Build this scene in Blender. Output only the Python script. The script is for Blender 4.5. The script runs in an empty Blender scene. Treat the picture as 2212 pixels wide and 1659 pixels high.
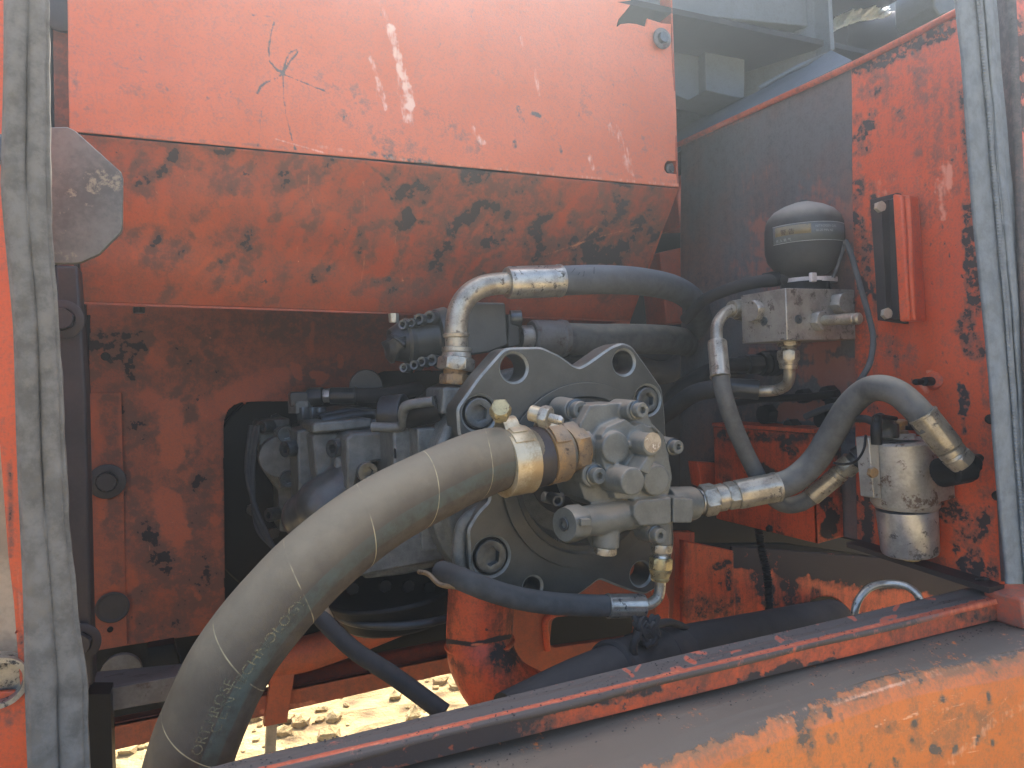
import bpy, bmesh, math, random
import numpy as np
from mathutils import Vector, Matrix, Quaternion
random.seed(7); rng = np.random.default_rng(7)
scene = bpy.context.scene
col = scene.collection
# ------------------------------------------------------------------ camera, sky, sun, exposure
FOC = 1560.0
yaw, rho, pit = math.radians(24), math.radians(2.0), math.radians(-0.5)
F = np.array([math.sin(yaw)*math.cos(pit), math.cos(yaw)*math.cos(pit), math.sin(pit)])
R0 = np.array([math.cos(yaw), -math.sin(yaw), 0.0]); U0 = np.cross(R0, F)
R = math.cos(rho)*R0 - math.sin(rho)*U0; U = np.cross(R, F)
cam_d = bpy.data.cameras.new('camera'); cam = bpy.data.objects.new('camera', cam_d); col.objects.link(cam)
cam.matrix_world = Matrix(((R[0], U[0], -F[0], 0), (R[1], U[1], -F[1], 0), (R[2], U[2], -F[2], 0), (0, 0, 0, 1)))
cam_d.sensor_width = 36; cam_d.lens = 36*FOC/2212; cam_d.clip_start = 0.02; cam_d.clip_end = 500
scene.camera = cam
GLARE_HAZE = .05  # density of the added glare volume
SUN_EL, SUN_AZ = math.radians(51), math.radians(28)      # azimuth from +Y towards +X
w = bpy.data.worlds.new('World'); scene.world = w; w.use_nodes = True
nt = w.node_tree; nt.nodes.clear()
sk = nt.nodes.new('ShaderNodeTexSky'); sk.sky_type = 'NISHITA'; sk.sun_disc = False
sk.sun_elevation = SUN_EL; sk.sun_rotation = SUN_AZ; sk.dust_density = 5.0; sk.air_density = 0.7
bg = nt.nodes.new('ShaderNodeBackground'); bg.inputs[1].default_value = 0.15
wo = nt.nodes.new('ShaderNodeOutputWorld'); nt.links.new(sk.outputs[0], bg.inputs[0]); nt.links.new(bg.outputs[0], wo.inputs[0])
sl = bpy.data.lights.new('sun', 'SUN'); sl.energy = 2.2; sl.angle = math.radians(0.5); sl.color = (1, 0.95, 0.86)
so = bpy.data.objects.new('sun', sl); col.objects.link(so)
sd = Vector((math.sin(SUN_AZ)*math.cos(SUN_EL), math.cos(SUN_AZ)*math.cos(SUN_EL), math.sin(SUN_EL)))
so.rotation_euler = sd.to_track_quat('Z', 'Y').to_euler()
scene.view_settings.view_transform = 'Standard'; scene.view_settings.look = 'None'
scene.view_settings.exposure = 2.35; scene.view_settings.gamma = 1
scene.cycles.max_bounces = 6; scene.cycles.diffuse_bounces = 4

# ------------------------------------------------------------------ placing helpers (a pixel plus a known plane gives a real point)
def ray(u, v): return F + R*(u-1106)/FOC - U*(v-829.5)/FOC
def PY(u, v, Y): d = ray(u, v); return d*Y/d[1]
def PX(u, v, X): d = ray(u, v); return d*X/d[0]
def PZ(u, v, Z): d = ray(u, v); return d*Z/d[2]
def proj(P):
    P = np.asarray(P, float); d = P @ F
    return np.stack([1106+FOC*(P @ R)/d, 829.5-FOC*(P @ U)/d], -1)
def rm(p, px): return px*float(np.dot(p, F))/FOC
def T4(x, y): return (x/2.751, 551.3+y/2.751)
def T5(x, y): return (516.8+x/2.407, 603+y/2.407)
def T6(x, y): return (861.4+x/2.751, 689.1+y/2.751)
def S3(x, y): return (775.3+x/4.28, 551.3+y/4.28)
def S4(x, y): return (1507.5+x/3.566, 413.5+y/3.566)
def S5(x, y): return (1765.9+x/3.704, 775.3+y/3.704)
def S6(x, y): return (990.6+x/3.852, 818.3+y/3.852)

# ------------------------------------------------------------------ object helpers
LOC = {}
def tag(o, label=None, cat=None, group=None, kind=None):
    if label: o['label'] = label
    if cat: o['category'] = cat
    if group: o['group'] = group
    if kind: o['kind'] = kind
    return o
def thing(name, label, cat, loc, group=None):
    o = bpy.data.objects.new(name, None); col.objects.link(o); o.location = [float(a) for a in loc]
    o.empty_display_size = 0.02
    LOC[o] = np.array(loc, float); return tag(o, label, cat, group)
def rootloc(o):
    while o.parent: o = o.parent
    return LOC[o]
def mesh_from(vs, fs, smooth=35, uv=None, attrs=None):
    me = bpy.data.meshes.new('m'); me.from_pydata([tuple(map(float, v)) for v in vs], [], [tuple(f) for f in fs]); me.validate(); me.update()
    if uv is not None:
        l = me.uv_layers.new(name='UVMap')
        vi = np.empty(len(me.loops), int); me.loops.foreach_get('vertex_index', vi)
        l.data.foreach_set('uv', np.asarray(uv, np.float32)[vi].ravel())
    for k, a in (attrs or {}).items():
        at = me.attributes.new(k, 'FLOAT', 'POINT'); at.data.foreach_set('value', np.asarray(a, np.float32))
    if smooth:
        me.polygons.foreach_set('use_smooth', [True]*len(me.polygons)); me.set_sharp_from_angle(angle=math.radians(smooth))
    return me
def part(name, me, mat, parent, label=None, bevel=0, solid=0):
    o = bpy.data.objects.new(name, me); col.objects.link(o)
    me.name = name
    if parent is not None:
        o.parent = parent
        off = rootloc(parent)
        if not me.get('moved'):
            me.transform(Matrix.Translation([-a for a in off])); me['moved'] = 1
    else:
        c = np.mean([v.co for v in me.vertices], 0); me.transform(Matrix.Translation([-a for a in c])); o.location = c; LOC[o] = c; me['moved'] = 1
    if not me.materials: me.materials.append(mat)
    if label: o['label'] = label
    if solid:
        m = o.modifiers.new('s', 'SOLIDIFY'); m.thickness = solid; m.offset = -1
    if bevel:
        m = o.modifiers.new('b', 'BEVEL'); m.width = bevel; m.segments = 2; m.limit_method = 'ANGLE'; m.angle_limit = math.radians(35)
    return o
def placed(name, me, mat, parent, p, axis, spin=0.0, label=None):      # shared mesh along +Z, set at p looking along axis
    o = bpy.data.objects.new(name, me); col.objects.link(o)
    if not me.materials: me.materials.append(mat)
    q = Vector(axis).to_track_quat('Z', 'Y') @ Quaternion((0, 0, 1), spin)
    o.rotation_mode = 'QUATERNION'; o.rotation_quaternion = q
    if parent is not None:
        par = parent
        o.parent = par
        if par in PM:          # parent itself is placed: undo its matrix
            o.matrix_parent_inverse = PM[par].inverted()
        o.location = Vector([float(a) for a in (np.array(p)-rootloc(parent))])
    else: o.location = p; LOC[o] = np.array(p, float)
    PM[o] = Matrix.Translation(o.location) @ q.to_matrix().to_4x4()
    if label: o['label'] = label
    return o
PM = {}
# ------------------------------------------------------------------ mesh makers
def box_mesh(c, s, rot=None):
    c = np.array(c, float); h = np.array(s, float)/2
    vs = [c+(np.array([x, y, z])*h if rot is None else rot @ (np.array([x, y, z])*h)) for x in (-1, 1) for y in (-1, 1) for z in (-1, 1)]
    return vs, [(0, 1, 3, 2), (4, 6, 7, 5), (0, 4, 5, 1), (2, 3, 7, 6), (0, 2, 6, 4), (1, 5, 7, 3)]
def ring_r(th, r, k):
    if k == 0: return r
    kk = k if isinstance(k, (int, float)) else k[0]
    if kk < 0:
        n = -kk; return r*(1-0.045*(0.5+0.5*math.cos(th*n)))     # crimped / fluted
    a = 2*math.pi/kk; x = (th % a)-a/2
    h = r*math.cos(a/2)/math.cos(x)
    return h if isinstance(k, (int, float)) else min(h, k[1])
def loft_vf(rings, N=48):
    vs = []; fs = []
    for (h, r, k) in rings:
        for i in range(N):
            th = 2*math.pi*i/N; q = ring_r(th, r, k)
            vs.append((q*math.cos(th), q*math.sin(th), h))
    for j in range(len(rings)-1):
        for i in range(N):
            a = j*N+i; b = j*N+(i+1) % N; fs.append((a, b, b+N, a+N))
    fs.append(tuple(range(N-1, -1, -1))); fs.append(tuple((len(rings)-1)*N+i for i in range(N)))
    return vs, fs
_lc = {}
def loft(rings, N=48, smooth=32):
    key = (tuple((round(h, 5), round(r, 5), k) for h, r, k in rings), N)
    if key not in _lc: _lc[key] = []
    return mesh_from(*loft_vf(rings, N), smooth=smooth)
def cyl_vf(p0, p1, r0, r1=None, N=32):
    p0 = np.array(p0, float); p1 = np.array(p1, float); r1 = r0 if r1 is None else r1
    d = p1-p0; L = np.linalg.norm(d); q = np.array(Vector(d).to_track_quat('Z', 'Y').to_matrix())
    vs, fs = loft_vf([(0, r0, 0), (L, r1, 0)], N)
    return [p0+q @ np.array(v) for v in vs], fs
def sph_vf(c, r):
    bm = bmesh.new(); bmesh.ops.create_icosphere(bm, subdivisions=3, radius=r); bm.verts.index_update()
    out = ([np.array(v.co)+np.array(c) for v in bm.verts], [tuple(v.index for v in f.verts) for f in bm.faces]); bm.free(); return out
def join(*vfs):
    V = []; Fc = []
    for vs, fs in vfs:
        o = len(V); V += [tuple(v) for v in vs]; Fc += [tuple(i+o for i in f) for f in fs]
    return V, Fc
def prism_vf(pts, y0, y1):       # polygon in X-Z (given as world points), pushed between two Y planes
    n = len(pts); vs = [(p[0], y0, p[2]) for p in pts]+[(p[0], y1, p[2]) for p in pts]
    return vs, [tuple(range(n)), tuple(range(2*n-1, n-1, -1))]+[(i, (i+n), (i+1) % n+n, (i+1) % n) for i in range(n)]
def prism_px(pxs, Yf, y0, y1): return prism_vf([PY(u, v, Yf) for u, v in pxs], y0, y1)
def catmull(pts, n=12):
    P = [np.array(p, float) for p in pts]; P = [2*P[0]-P[1]]+P+[2*P[-1]-P[-2]]; out = []
    for i in range(1, len(P)-2):
        for k in range(n):
            t = k/n; a, b, c, d = P[i-1:i+3]
            out.append(0.5*((2*b)+(c-a)*t+(2*a-5*b+4*c-d)*t*t+(3*b-a-3*c+d)*t**3))
    out.append(P[-2]); return out
def frames(path, ref=(0, -1, 0)):
    path = [np.array(p) for p in path]; n = len(path); T = []
    for i in range(n):
        t = path[min(i+1, n-1)]-path[max(i-1, 0)]; T.append(t/np.linalg.norm(t))
    N0 = np.array(ref, float); N0 = N0-T[0]*N0.dot(T[0]); N0 /= np.linalg.norm(N0); Ns = [N0]
    for i in range(1, n):
        a = Ns[-1]-T[i]*Ns[-1].dot(T[i]); Ns.append(a/np.linalg.norm(a))
    s = [0.0]
    for i in range(1, n): s.append(s[-1]+float(np.linalg.norm(path[i]-path[i-1])))
    return path, T, Ns, s
def tube(pts, r, seg=28, n=12, ref=(0, -1, 0), rf=None, bump=0.0, caps=True):
    path, T, Ns, s = frames(catmull(pts, n) if n else pts, ref); vs = []; fs = []; uv = []
    for i, p in enumerate(path):
        B = np.cross(T[i], Ns[i]); rr = r if rf is None else rf(s[i], s[-1])
        for k in range(seg+1):
            a = 2*math.pi*k/seg
            q = rr*(1+bump*(math.sin(3*a+s[i]*31)+math.sin(s[i]*57+a)+math.sin(s[i]*113))/3)
            vs.append(p+q*(math.cos(a)*Ns[i]+math.sin(a)*B)); uv.append((s[i], a*r))
    for i in range(len(path)-1):
        for k in range(seg):
            a = i*(seg+1)+k; fs.append((a, a+1, a+seg+2, a+seg+1))
    if caps:
        fs.append(tuple(range(seg, -1, -1))); o = (len(path)-1)*(seg+1); fs.append(tuple(o+k for k in range(seg+1)))
    me = mesh_from(vs, fs, 50, uv=uv)
    bm = bmesh.new(); bm.from_mesh(me); bmesh.ops.remove_doubles(bm, verts=bm.verts, dist=1e-7); bmesh.ops.recalc_face_normals(bm, faces=bm.faces); bm.to_mesh(me); bm.free()
    return me
def fixn(me):
    bm = bmesh.new(); bm.from_mesh(me); bmesh.ops.recalc_face_normals(bm, faces=bm.faces); bm.to_mesh(me); bm.free(); return me
def solidm(vf, smooth=35): return fixn(mesh_from(*vf, smooth=smooth))
def cast(vfs, voxel=0.0016, it=6, fac=0.5, smooth=40):        # one casting: solids fused, fillets from smoothing
    o = bpy.data.objects.new('tmp', fixn(mesh_from(*join(*vfs), smooth=0))); col.objects.link(o)
    m = o.modifiers.new('r', 'REMESH'); m.mode = 'VOXEL'; m.voxel_size = voxel
    m = o.modifiers.new('s', 'SMOOTH'); m.iterations = it; m.factor = fac
    dg = bpy.context.evaluated_depsgraph_get(); me = bpy.data.meshes.new_from_object(o.evaluated_get(dg)); bpy.data.objects.remove(o)
    me.polygons.foreach_set('use_smooth', [True]*len(me.polygons)); return me
def plate(outer, holes, y0, y1, bevel=0.0):      # outer: list of (x,z); holes: (x,z,r) or lists; exact holes through a slab
    cu = bpy.data.curves.new('c', 'CURVE'); cu.dimensions = '2D'; cu.fill_mode = 'BOTH'
    t = (y1-y0); cu.extrude = t/2-bevel; cu.bevel_depth = bevel; cu.bevel_resolution = 0; cu.offset = -bevel
    def sp(pts):
        s = cu.splines.new('POLY'); s.points.add(len(pts)-1)
        for i, p in enumerate(pts): s.points[i].co = (p[0], p[1], 0, 1)
        s.use_cyclic_u = True
    def area(p): return sum(p[i-1][0]*p[i][1]-p[i][0]*p[i-1][1] for i in range(len(p)))
    if area(outer) < 0: outer = outer[::-1]
    sp(outer)
    for h in holes:
        if isinstance(h, tuple): h = [(h[0]+h[2]*math.cos(a), h[1]+h[2]*math.sin(a)) for a in np.linspace(0, 2*math.pi, 41)[:-1]]
        if area(h) > 0: h = h[::-1]
        sp(h)
    o = bpy.data.objects.new('t', cu); col.objects.link(o)
    dg = bpy.context.evaluated_depsgraph_get(); me = bpy.data.meshes.new_from_object(o.evaluated_get(dg)); bpy.data.objects.remove(o)
    me.transform(Matrix(((1, 0, 0, 0), (0, 0, -1, (y0+y1)/2), (0, 1, 0, 0), (0, 0, 0, 1))))
    bm = bmesh.new(); bm.from_mesh(me); bmesh.ops.remove_doubles(bm, verts=bm.verts, dist=1e-6); bmesh.ops.recalc_face_normals(bm, faces=bm.faces); bm.to_mesh(me); bm.free()
    me.polygons.foreach_set('use_smooth', [True]*len(me.polygons)); me.set_sharp_from_angle(angle=math.radians(30)); return me
def roundpoly(pts, r, n=5):
    out = []; m = len(pts)
    for i in range(m):
        p = np.array(pts[i], float); a = np.array(pts[i-1], float)-p; b = np.array(pts[(i+1) % m], float)-p
        la, lb = np.linalg.norm(a), np.linalg.norm(b); k = min(r, la*.45, lb*.45); A = p+a/la*k; B = p+b/lb*k
        for j in range(n+1):
            t = j/n; out.append(tuple((1-t)**2*A+2*t*(1-t)*p+t*t*B))
    return out

# ---------- sheets with wear: marks are stored on the sheet's own points
def seg_dist(P, pts):
    d = np.full(len(P), 1e9)
    pts = [np.array(p, float) for p in pts]
    if len(pts) == 1: return np.linalg.norm(P-pts[0], axis=1)
    for a, b in zip(pts[:-1], pts[1:]):
        ab = b-a; t = np.clip(((P-a) @ ab)/(ab @ ab+1e-9), 0, 1); d = np.minimum(d, np.linalg.norm(P-(a+t[:, None]*ab), axis=1))
    return d
_lat = rng.uniform(0, 1, (64, 257, 257))
def vnoise(P, cell, seed):
    g = _lat[seed % 64]; x = np.mod(P[:, 0]/cell+seed*7.3, 256); y = np.mod(P[:, 1]/cell+seed*3.1, 256)
    i = x.astype(int); j = y.astype(int); fx = x-i; fy = y-j; fx = fx*fx*(3-2*fx); fy = fy*fy*(3-2*fy)
    return g[i, j]*(1-fx)*(1-fy)+g[i+1, j]*fx*(1-fy)+g[i, j+1]*(1-fx)*fy+g[i+1, j+1]*fx*fy
def wear(P, strokes, base=0.0):
    out = np.full(len(P), float(base))
    if not len(strokes): return out
    J = [np.stack([vnoise(P, c, a)-.5, vnoise(P, c, a+1)-.5], 1) for c, a in ((26, 3), (9, 9), (4, 15))]
    br = .6*vnoise(P, 11, 21)+.4*vnoise(P, 4.5, 30)
    for n_, s in enumerate(strokes):
        pts, wd, soft, val = s
        q = np.array(pts, float); R_ = wd+soft+14
        sel = np.where((P[:, 0] > q[:, 0].min()-R_) & (P[:, 0] < q[:, 0].max()+R_) & (P[:, 1] > q[:, 1].min()-R_) & (P[:, 1] < q[:, 1].max()+R_))[0]
        if not len(sel): continue
        am = min(1.0, wd/9) if wd > 2.6 else 0
        Q_ = P[sel]+am*(9*J[0][sel]+8*J[1][sel]+5*J[2][sel])
        d = seg_dist(Q_, pts); m = np.clip(1-(d-wd)/max(soft, .5), 0, 1); m = m*m*(3-2*m)
        if wd > 2.6: m = m*np.clip(.45+1.1*np.roll(br, n_*37)[sel] if False else .4+1.2*br[sel], 0, 1.25)
        out[sel] += val*m
    return out
def in_poly(P, poly):
    x, y = P[:, 0], P[:, 1]; c = np.zeros(len(P), bool); n = len(poly); j = n-1
    for i in range(n):
        xi, yi = poly[i]; xj, yj = poly[j]
        c ^= ((yi > y) != (yj > y)) & (x < (xj-xi)*(y-yi)/(yj-yi+1e-12)+xi); j = i
    return c
def sheet(corners, nu, nv, dirt=(), scrape=(), base=0.0, cuts=(), warp=0.0, sbase=0.0):
    c = [np.array(p, float) for p in corners]      # top-left, top-right, bottom-right, bottom-left
    s, t = np.meshgrid(np.linspace(0, 1, nu+1), np.linspace(0, 1, nv+1)); s = s.ravel()[:, None]; t = t.ravel()[:, None]
    V = c[0]*(1-s)*(1-t)+c[1]*s*(1-t)+c[2]*s*t+c[3]*(1-s)*t
    nrm = np.cross(c[1]-c[0], c[3]-c[0]); nrm /= np.linalg.norm(nrm)
    if warp:
        x = s[:, 0]*9; y = t[:, 0]*7
        V = V+nrm*(warp*(np.sin(x*1.3+y*.7)+np.sin(y*1.9-x*.6+1)+.5*np.sin(x*3.1+2)*np.sin(y*2.7)))[:, None]
    P = proj(V)
    a = np.arange((nu+1)*(nv+1)).reshape(nv+1, nu+1)
    fs = np.stack([a[:-1, :-1], a[1:, :-1], a[1:, 1:], a[:-1, 1:]], -1).reshape(-1, 4)
    for poly in cuts:
        loop = list(poly)+[poly[0]]
        ctr = P[fs].mean(1); keep = ~in_poly(ctr, poly); fs = fs[keep]
        used = np.zeros(len(P), bool); used[fs.ravel()] = True
        ins = in_poly(P, poly) & used
        px = np.median(np.linalg.norm(P[a[0, 1:]]-P[a[0, :-1]], axis=1))
        near = used & (ins | (seg_dist(P, loop) < px*.5))
        idx = np.where(near)[0]
        for i in idx:
            best = None; bd = 1e9
            for p0, p1 in zip(loop[:-1], loop[1:]):
                p0 = np.array(p0, float); p1 = np.array(p1, float); ab = p1-p0; q = p0+np.clip((P[i]-p0) @ ab/(ab @ ab+1e-9), 0, 1)*ab
                d = np.linalg.norm(P[i]-q)
                if d < bd: bd, best = d, q
            dd = ray(*best); k = float(nrm @ V[i])/float(nrm @ dd); V[i] = dd*k; P[i] = best
    used = np.zeros(len(P), bool); used[fs.ravel()] = True; mp = np.cumsum(used)-1
    fs = mp[fs]; V = V[used]; P = P[used]
    at = {'dirt': wear(P, dirt, base), 'scrape': wear(P, scrape, sbase)}
    return mesh_from(V, fs.tolist(), 60, attrs=at)
def rnd_strokes(n, box, wr, lr, ang, vals, soft=None):
    out = []
    for _ in range(n):
        x = rng.uniform(box[0], box[2]); y = rng.uniform(box[1], box[3]); L = rng.uniform(*lr); a = math.radians(rng.uniform(*ang)); wd = rng.uniform(*wr)
        c = rng.uniform(-.4, .4)
        p = [(x, y), (x+L*.5*math.cos(a), y+L*.5*math.sin(a)), (x+L*.5*math.cos(a)+L*.5*math.cos(a+c), y+L*.5*math.sin(a)+L*.5*math.sin(a+c))]
        out.append((p, wd, wd*(soft or rng.uniform(.6, 2.0)), rng.uniform(*vals)))
    return out

# ------------------------------------------------------------------ materials
def hexc(h):
    h = h.lstrip('#'); c = [int(h[i:i+2], 16)/255 for i in (0, 2, 4)]
    return tuple((x/12.92 if x <= .04045 else ((x+.055)/1.055)**2.4) for x in c)+(1,)
class G:
    def __init__(s, name):
        s.m = bpy.data.materials.new(name); s.m.use_nodes = True; s.t = s.m.node_tree; s.b = s.t.nodes['Principled BSDF']
    def n(s, ty, **k):
        x = s.t.nodes.new(ty)
        for a, v in k.items(): setattr(x, a, v)
        return x
    def l(s, a, b): s.t.links.new(a, b)
    def put(s, sock, v):
        if isinstance(v, bpy.types.NodeSocket): s.l(v, sock)
        else: sock.default_value = v
    def coord(s, scale=(1, 1, 1), rot=(0, 0, 0), kind='Object'):
        if kind == 'UV': src = s.n('ShaderNodeUVMap').outputs[0]
        else: src = s.n('ShaderNodeTexCoord').outputs[kind]
        mp = s.n('ShaderNodeMapping'); mp.inputs['Scale'].default_value = scale; mp.inputs['Rotation'].default_value = rot; s.l(src, mp.inputs[0]); return mp.outputs[0]
    def noise(s, sc, det=6, vec=None, rough=.6, dist=0):
        x = s.n('ShaderNodeTexNoise'); x.inputs['Scale'].default_value = sc; x.inputs['Detail'].default_value = det; x.inputs['Roughness'].default_value = rough; x.inputs['Distortion'].default_value = dist
        s.l(vec if vec else s.coord(), x.inputs['Vector']); return x.outputs[0]
    def vor(s, sc, vec=None, feat='F1'):
        x = s.n('ShaderNodeTexVoronoi', feature=feat); x.inputs['Scale'].default_value = sc; s.l(vec if vec else s.coord(), x.inputs['Vector']); return x.outputs[0]
    def ma(s, op, a, b=0.0, c=None):
        x = s.n('ShaderNodeMath', operation=op); s.put(x.inputs[0], a); s.put(x.inputs[1], b)
        if c is not None: s.put(x.inputs[2], c)
        return x.outputs[0]
    def ss(s, v, lo, hi, out0=0.0, out1=1.0):
        x = s.n('ShaderNodeMapRange', interpolation_type='SMOOTHSTEP'); s.put(x.inputs[0], v); x.inputs[1].default_value = lo; x.inputs[2].default_value = hi; x.inputs[3].default_value = out0; x.inputs[4].default_value = out1
        return x.outputs[0]
    def mix(s, f, a, b, mode='MIX'):
        x = s.n('ShaderNodeMix', data_type='RGBA', blend_type=mode); s.put(x.inputs[0], f); s.put(x.inputs[6], a); s.put(x.inputs[7], b); return x.outputs[2]
    def attr(s, name): x = s.n('ShaderNodeAttribute', attribute_name=name); return x.outputs['Fac']
    def up(s):
        g = s.n('ShaderNodeNewGeometry'); x = s.n('ShaderNodeSeparateXYZ'); s.l(g.outputs['Normal'], x.inputs[0]); return x.outputs[2]
    def bump(s, h, strength=.3, dist=.001):
        x = s.n('ShaderNodeBump'); x.inputs['Strength'].default_value = strength; x.inputs['Distance'].default_value = dist; s.l(h, x.inputs['Height']); s.l(x.outputs[0], s.b.inputs['Normal'])
    def out(s, colr, rough, metal=0.0, spec=.5):
        s.put(s.b.inputs['Base Color'], colr); s.put(s.b.inputs['Roughness'], rough); s.put(s.b.inputs['Metallic'], metal); s.b.inputs['Specular IOR Level'].default_value = spec
        return s.m
def paint(name, base, base2, film, grime, scr, bias=0.0, filmamt=.6, streak=1.0, sc=1.0, chips=.0, rough=.5, filmbias=0.0, patch=.5, soft=0.0):
    g = G(name); d0 = g.attr('dirt'); sa = g.attr('scrape')
    big = g.noise(5*sc, 5); mid = g.noise(20*sc, 10, dist=.4, rough=.68); mid2 = g.noise(70*sc, 8, rough=.7); fine = g.noise(330*sc, 4, rough=.7); st = g.noise(70*sc, 7, g.coord((1, 1, .06)), rough=.7)
    d = g.ma('MULTIPLY', d0, g.ss(mid2, .3, .62, .35, 1.15))      # marks break up like rubbed-off soot
    c = g.mix(g.ss(big, .35, .68), hexc(base), hexc(base2))
    c = g.mix(g.ma('MULTIPLY', g.ss(g.ma('ADD', g.ma('MULTIPLY', fine, .6), g.ma('MULTIPLY', mid2, .4)), .44, .66), .42), c, hexc(film))
    fv = g.ma('ADD', g.ma('ADD', d, g.ma('MULTIPLY', g.ma('SUBTRACT', mid, .5), 2.2*patch)), g.ma('MULTIPLY', g.ma('SUBTRACT', st, .5), 1.0*streak))
    fv = g.ma('ADD', fv, g.ma('MULTIPLY', g.ma('SUBTRACT', mid2, .5), .9)); fv = g.ma('ADD', fv, g.ma('MULTIPLY', g.ma('SUBTRACT', fine, .5), .7)); fv = g.ma('ADD', fv, filmbias)
    fm = g.ma('MULTIPLY', g.ss(fv, -soft, .95+soft), filmamt)
    c = g.mix(fm, c, hexc(film))
    gv = g.ma('ADD', g.ma('MULTIPLY', d0, .85), g.ma('MULTIPLY', g.ma('SUBTRACT', mid, .5), 2.2*patch)); gv = g.ma('ADD', gv, g.ma('MULTIPLY', g.ma('SUBTRACT', mid2, .5), 1.6))
    gv = g.ma('ADD', gv, g.ma('MULTIPLY', g.ma('SUBTRACT', fine, .5), .8)); gv = g.ma('ADD', gv, bias)
    gm = g.ma('MULTIPLY', g.ss(gv, .62, .8), .93)
    c = g.mix(gm, c, hexc(grime))
    ch = g.ss(g.ma('ADD', g.noise(95*sc, 4, rough=.65), g.ma('MULTIPLY', g.noise(9*sc, 3), .4)), .92-chips, .95-chips)
    c = g.mix(g.ma('MULTIPLY', ch, .85), c, hexc(grime))
    sv = g.ma('ADD', g.ma('MULTIPLY', sa, 1.0), g.ma('MULTIPLY', g.ma('SUBTRACT', g.noise(150*sc, 6, g.coord((1, 1, .2)), rough=.7), .5), 1.8))
    sm = g.ma('MULTIPLY', g.ss(sv, .4, 1.25), .85); c = g.mix(sm, c, hexc(scr))
    g.bump(g.ma('ADD', g.ma('ADD', g.ma('MULTIPLY', gm, 1.0), g.ma('MULTIPLY', fine, .5)), g.ma('MULTIPLY', mid, .8)), .5, .0012)
    return g.out(c, g.ss(fm, 0, 1, rough, min(.9, rough+.3)))
M = {}
M['upper'] = paint('glare_pale_orange', '#d27550', '#c96b44', '#826a60', '#63605d', '#ecccb8', filmbias=-.28, filmamt=.75, streak=.4, rough=.62, patch=.25, bias=-.3, chips=-.03)  # paler orange: the glare veil is mixed into the base colour
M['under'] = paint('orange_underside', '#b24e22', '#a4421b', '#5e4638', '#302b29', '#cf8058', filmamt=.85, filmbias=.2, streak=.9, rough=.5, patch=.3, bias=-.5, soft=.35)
M['fire'] = paint('sooty_orange', '#b85a30', '#a84e26', '#6c4e40', '#262220', '#c98060', filmamt=.9, filmbias=.3, streak=.6, rough=.55, patch=.34, bias=-.42, soft=.2)
M['wall'] = paint('weathered_orange', '#d65c2e', '#ca5024', '#745446', '#2f2e2d', '#e59c80', filmamt=.8, filmbias=.06, streak=1.3, rough=.5, patch=.34, bias=-.06, chips=.0)
M['box'] = paint('chipped_orange', '#ca4e1e', '#be4418', '#553420', '#191918', '#db7448', filmamt=.8, filmbias=.18, streak=2.1, rough=.45, patch=.5, bias=.0, chips=.05)
M['railtop'] = paint('rail_top_soot', '#b9583a', '#a84c2e', '#6b6058', '#504a44', '#e08a60', filmamt=.95, filmbias=.4, streak=.3, rough=.75, patch=.6, bias=.28, chips=.0)
M['rail'] = paint('rail_paint', '#c2552a', '#b24820', '#584336', '#34302d', '#e08a60', filmamt=.9, filmbias=.3, streak=.9, rough=.65, patch=.5, bias=.1, chips=.05)
M['sill'] = paint('sunbleached_orange', '#cf7434', '#c4682a', '#7f664a', '#5d564a', '#e6b088', filmamt=.8, filmbias=.16, streak=1.1, rough=.45, patch=.45, bias=.0, chips=.0)
M['hazepanel'] = paint('glare_tinted_panel', '#5d6b74', '#515f67', '#414d54', '#343e44', '#8a6f6c', filmamt=.7, filmbias=.05, streak=.5, rough=.7, patch=.35, bias=-.1, chips=-.1)  # veiling glare is put into this grey-blue steel colour
M['darkwall'] = paint('dark_wall', '#5c6062', '#745448', '#424647', '#2a3031', '#96604e', filmamt=.85, filmbias=.2, streak=.8, rough=.7, patch=.35, bias=-.2)  # dark grey and red-brown tones for the rear side plate and post
def simple(name, c1, c2, rough, metal, sc=30, bump=.2, dust=None, dustlo=.3, dusthi=.95, spot=None, dustamt=.8, spec=.5, bd=.0008):
    g = G(name); a = g.noise(sc, 8); b = g.noise(sc*12, 3)
    c = g.mix(g.ss(g.ma('ADD', a, g.ma('MULTIPLY', g.ma('SUBTRACT', b, .5), .3)), .35, .65), hexc(c1), hexc(c2)); r = rough; mt = metal
    if spot:
        sp = g.ss(g.ma('ADD', g.noise(sc*1.7, 9, rough=.75), 0), .56, .62); c = g.mix(sp, c, hexc(spot)); mt = g.ss(sp, 0, 1, metal, metal*.2); r = g.ss(sp, 0, 1, rough, .85)
    if dust:
        u = g.ss(g.ma('ADD', g.up(), g.ma('MULTIPLY', g.ma('SUBTRACT', g.noise(sc*.8, 6), .5), 1.1)), dustlo, dusthi)
        u = g.ma('MULTIPLY', u, dustamt); c = g.mix(u, c, hexc(dust))
        if not isinstance(mt, (int, float)): mt = g.ma('MULTIPLY', mt, g.ma('SUBTRACT', 1, u))
        else: mt = g.ma('MULTIPLY', g.ma('SUBTRACT', 1, u), mt)
    g.bump(g.ma('ADD', a, g.ma('MULTIPLY', b, .6)), bump, bd); return g.out(c, r, mt, spec)
M['pumpface'] = simple('painted_casting_grey', '#3f423e', '#333632', .36, .0, sc=25, bump=.25, dust='#8f8676', dustlo=.45, dusthi=1.1, dustamt=.75)
M['cast'] = simple('rough_casting_grey', '#72756f', '#5a5d59', .33, .2, sc=60, bump=.9, dust='#77726a', dustlo=.5, dusthi=1.2, dustamt=.6, bd=.0016)
M['castgloss'] = simple('oily_casting', '#555550', '#454541', .34, .1, sc=40, bump=.6)
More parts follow.
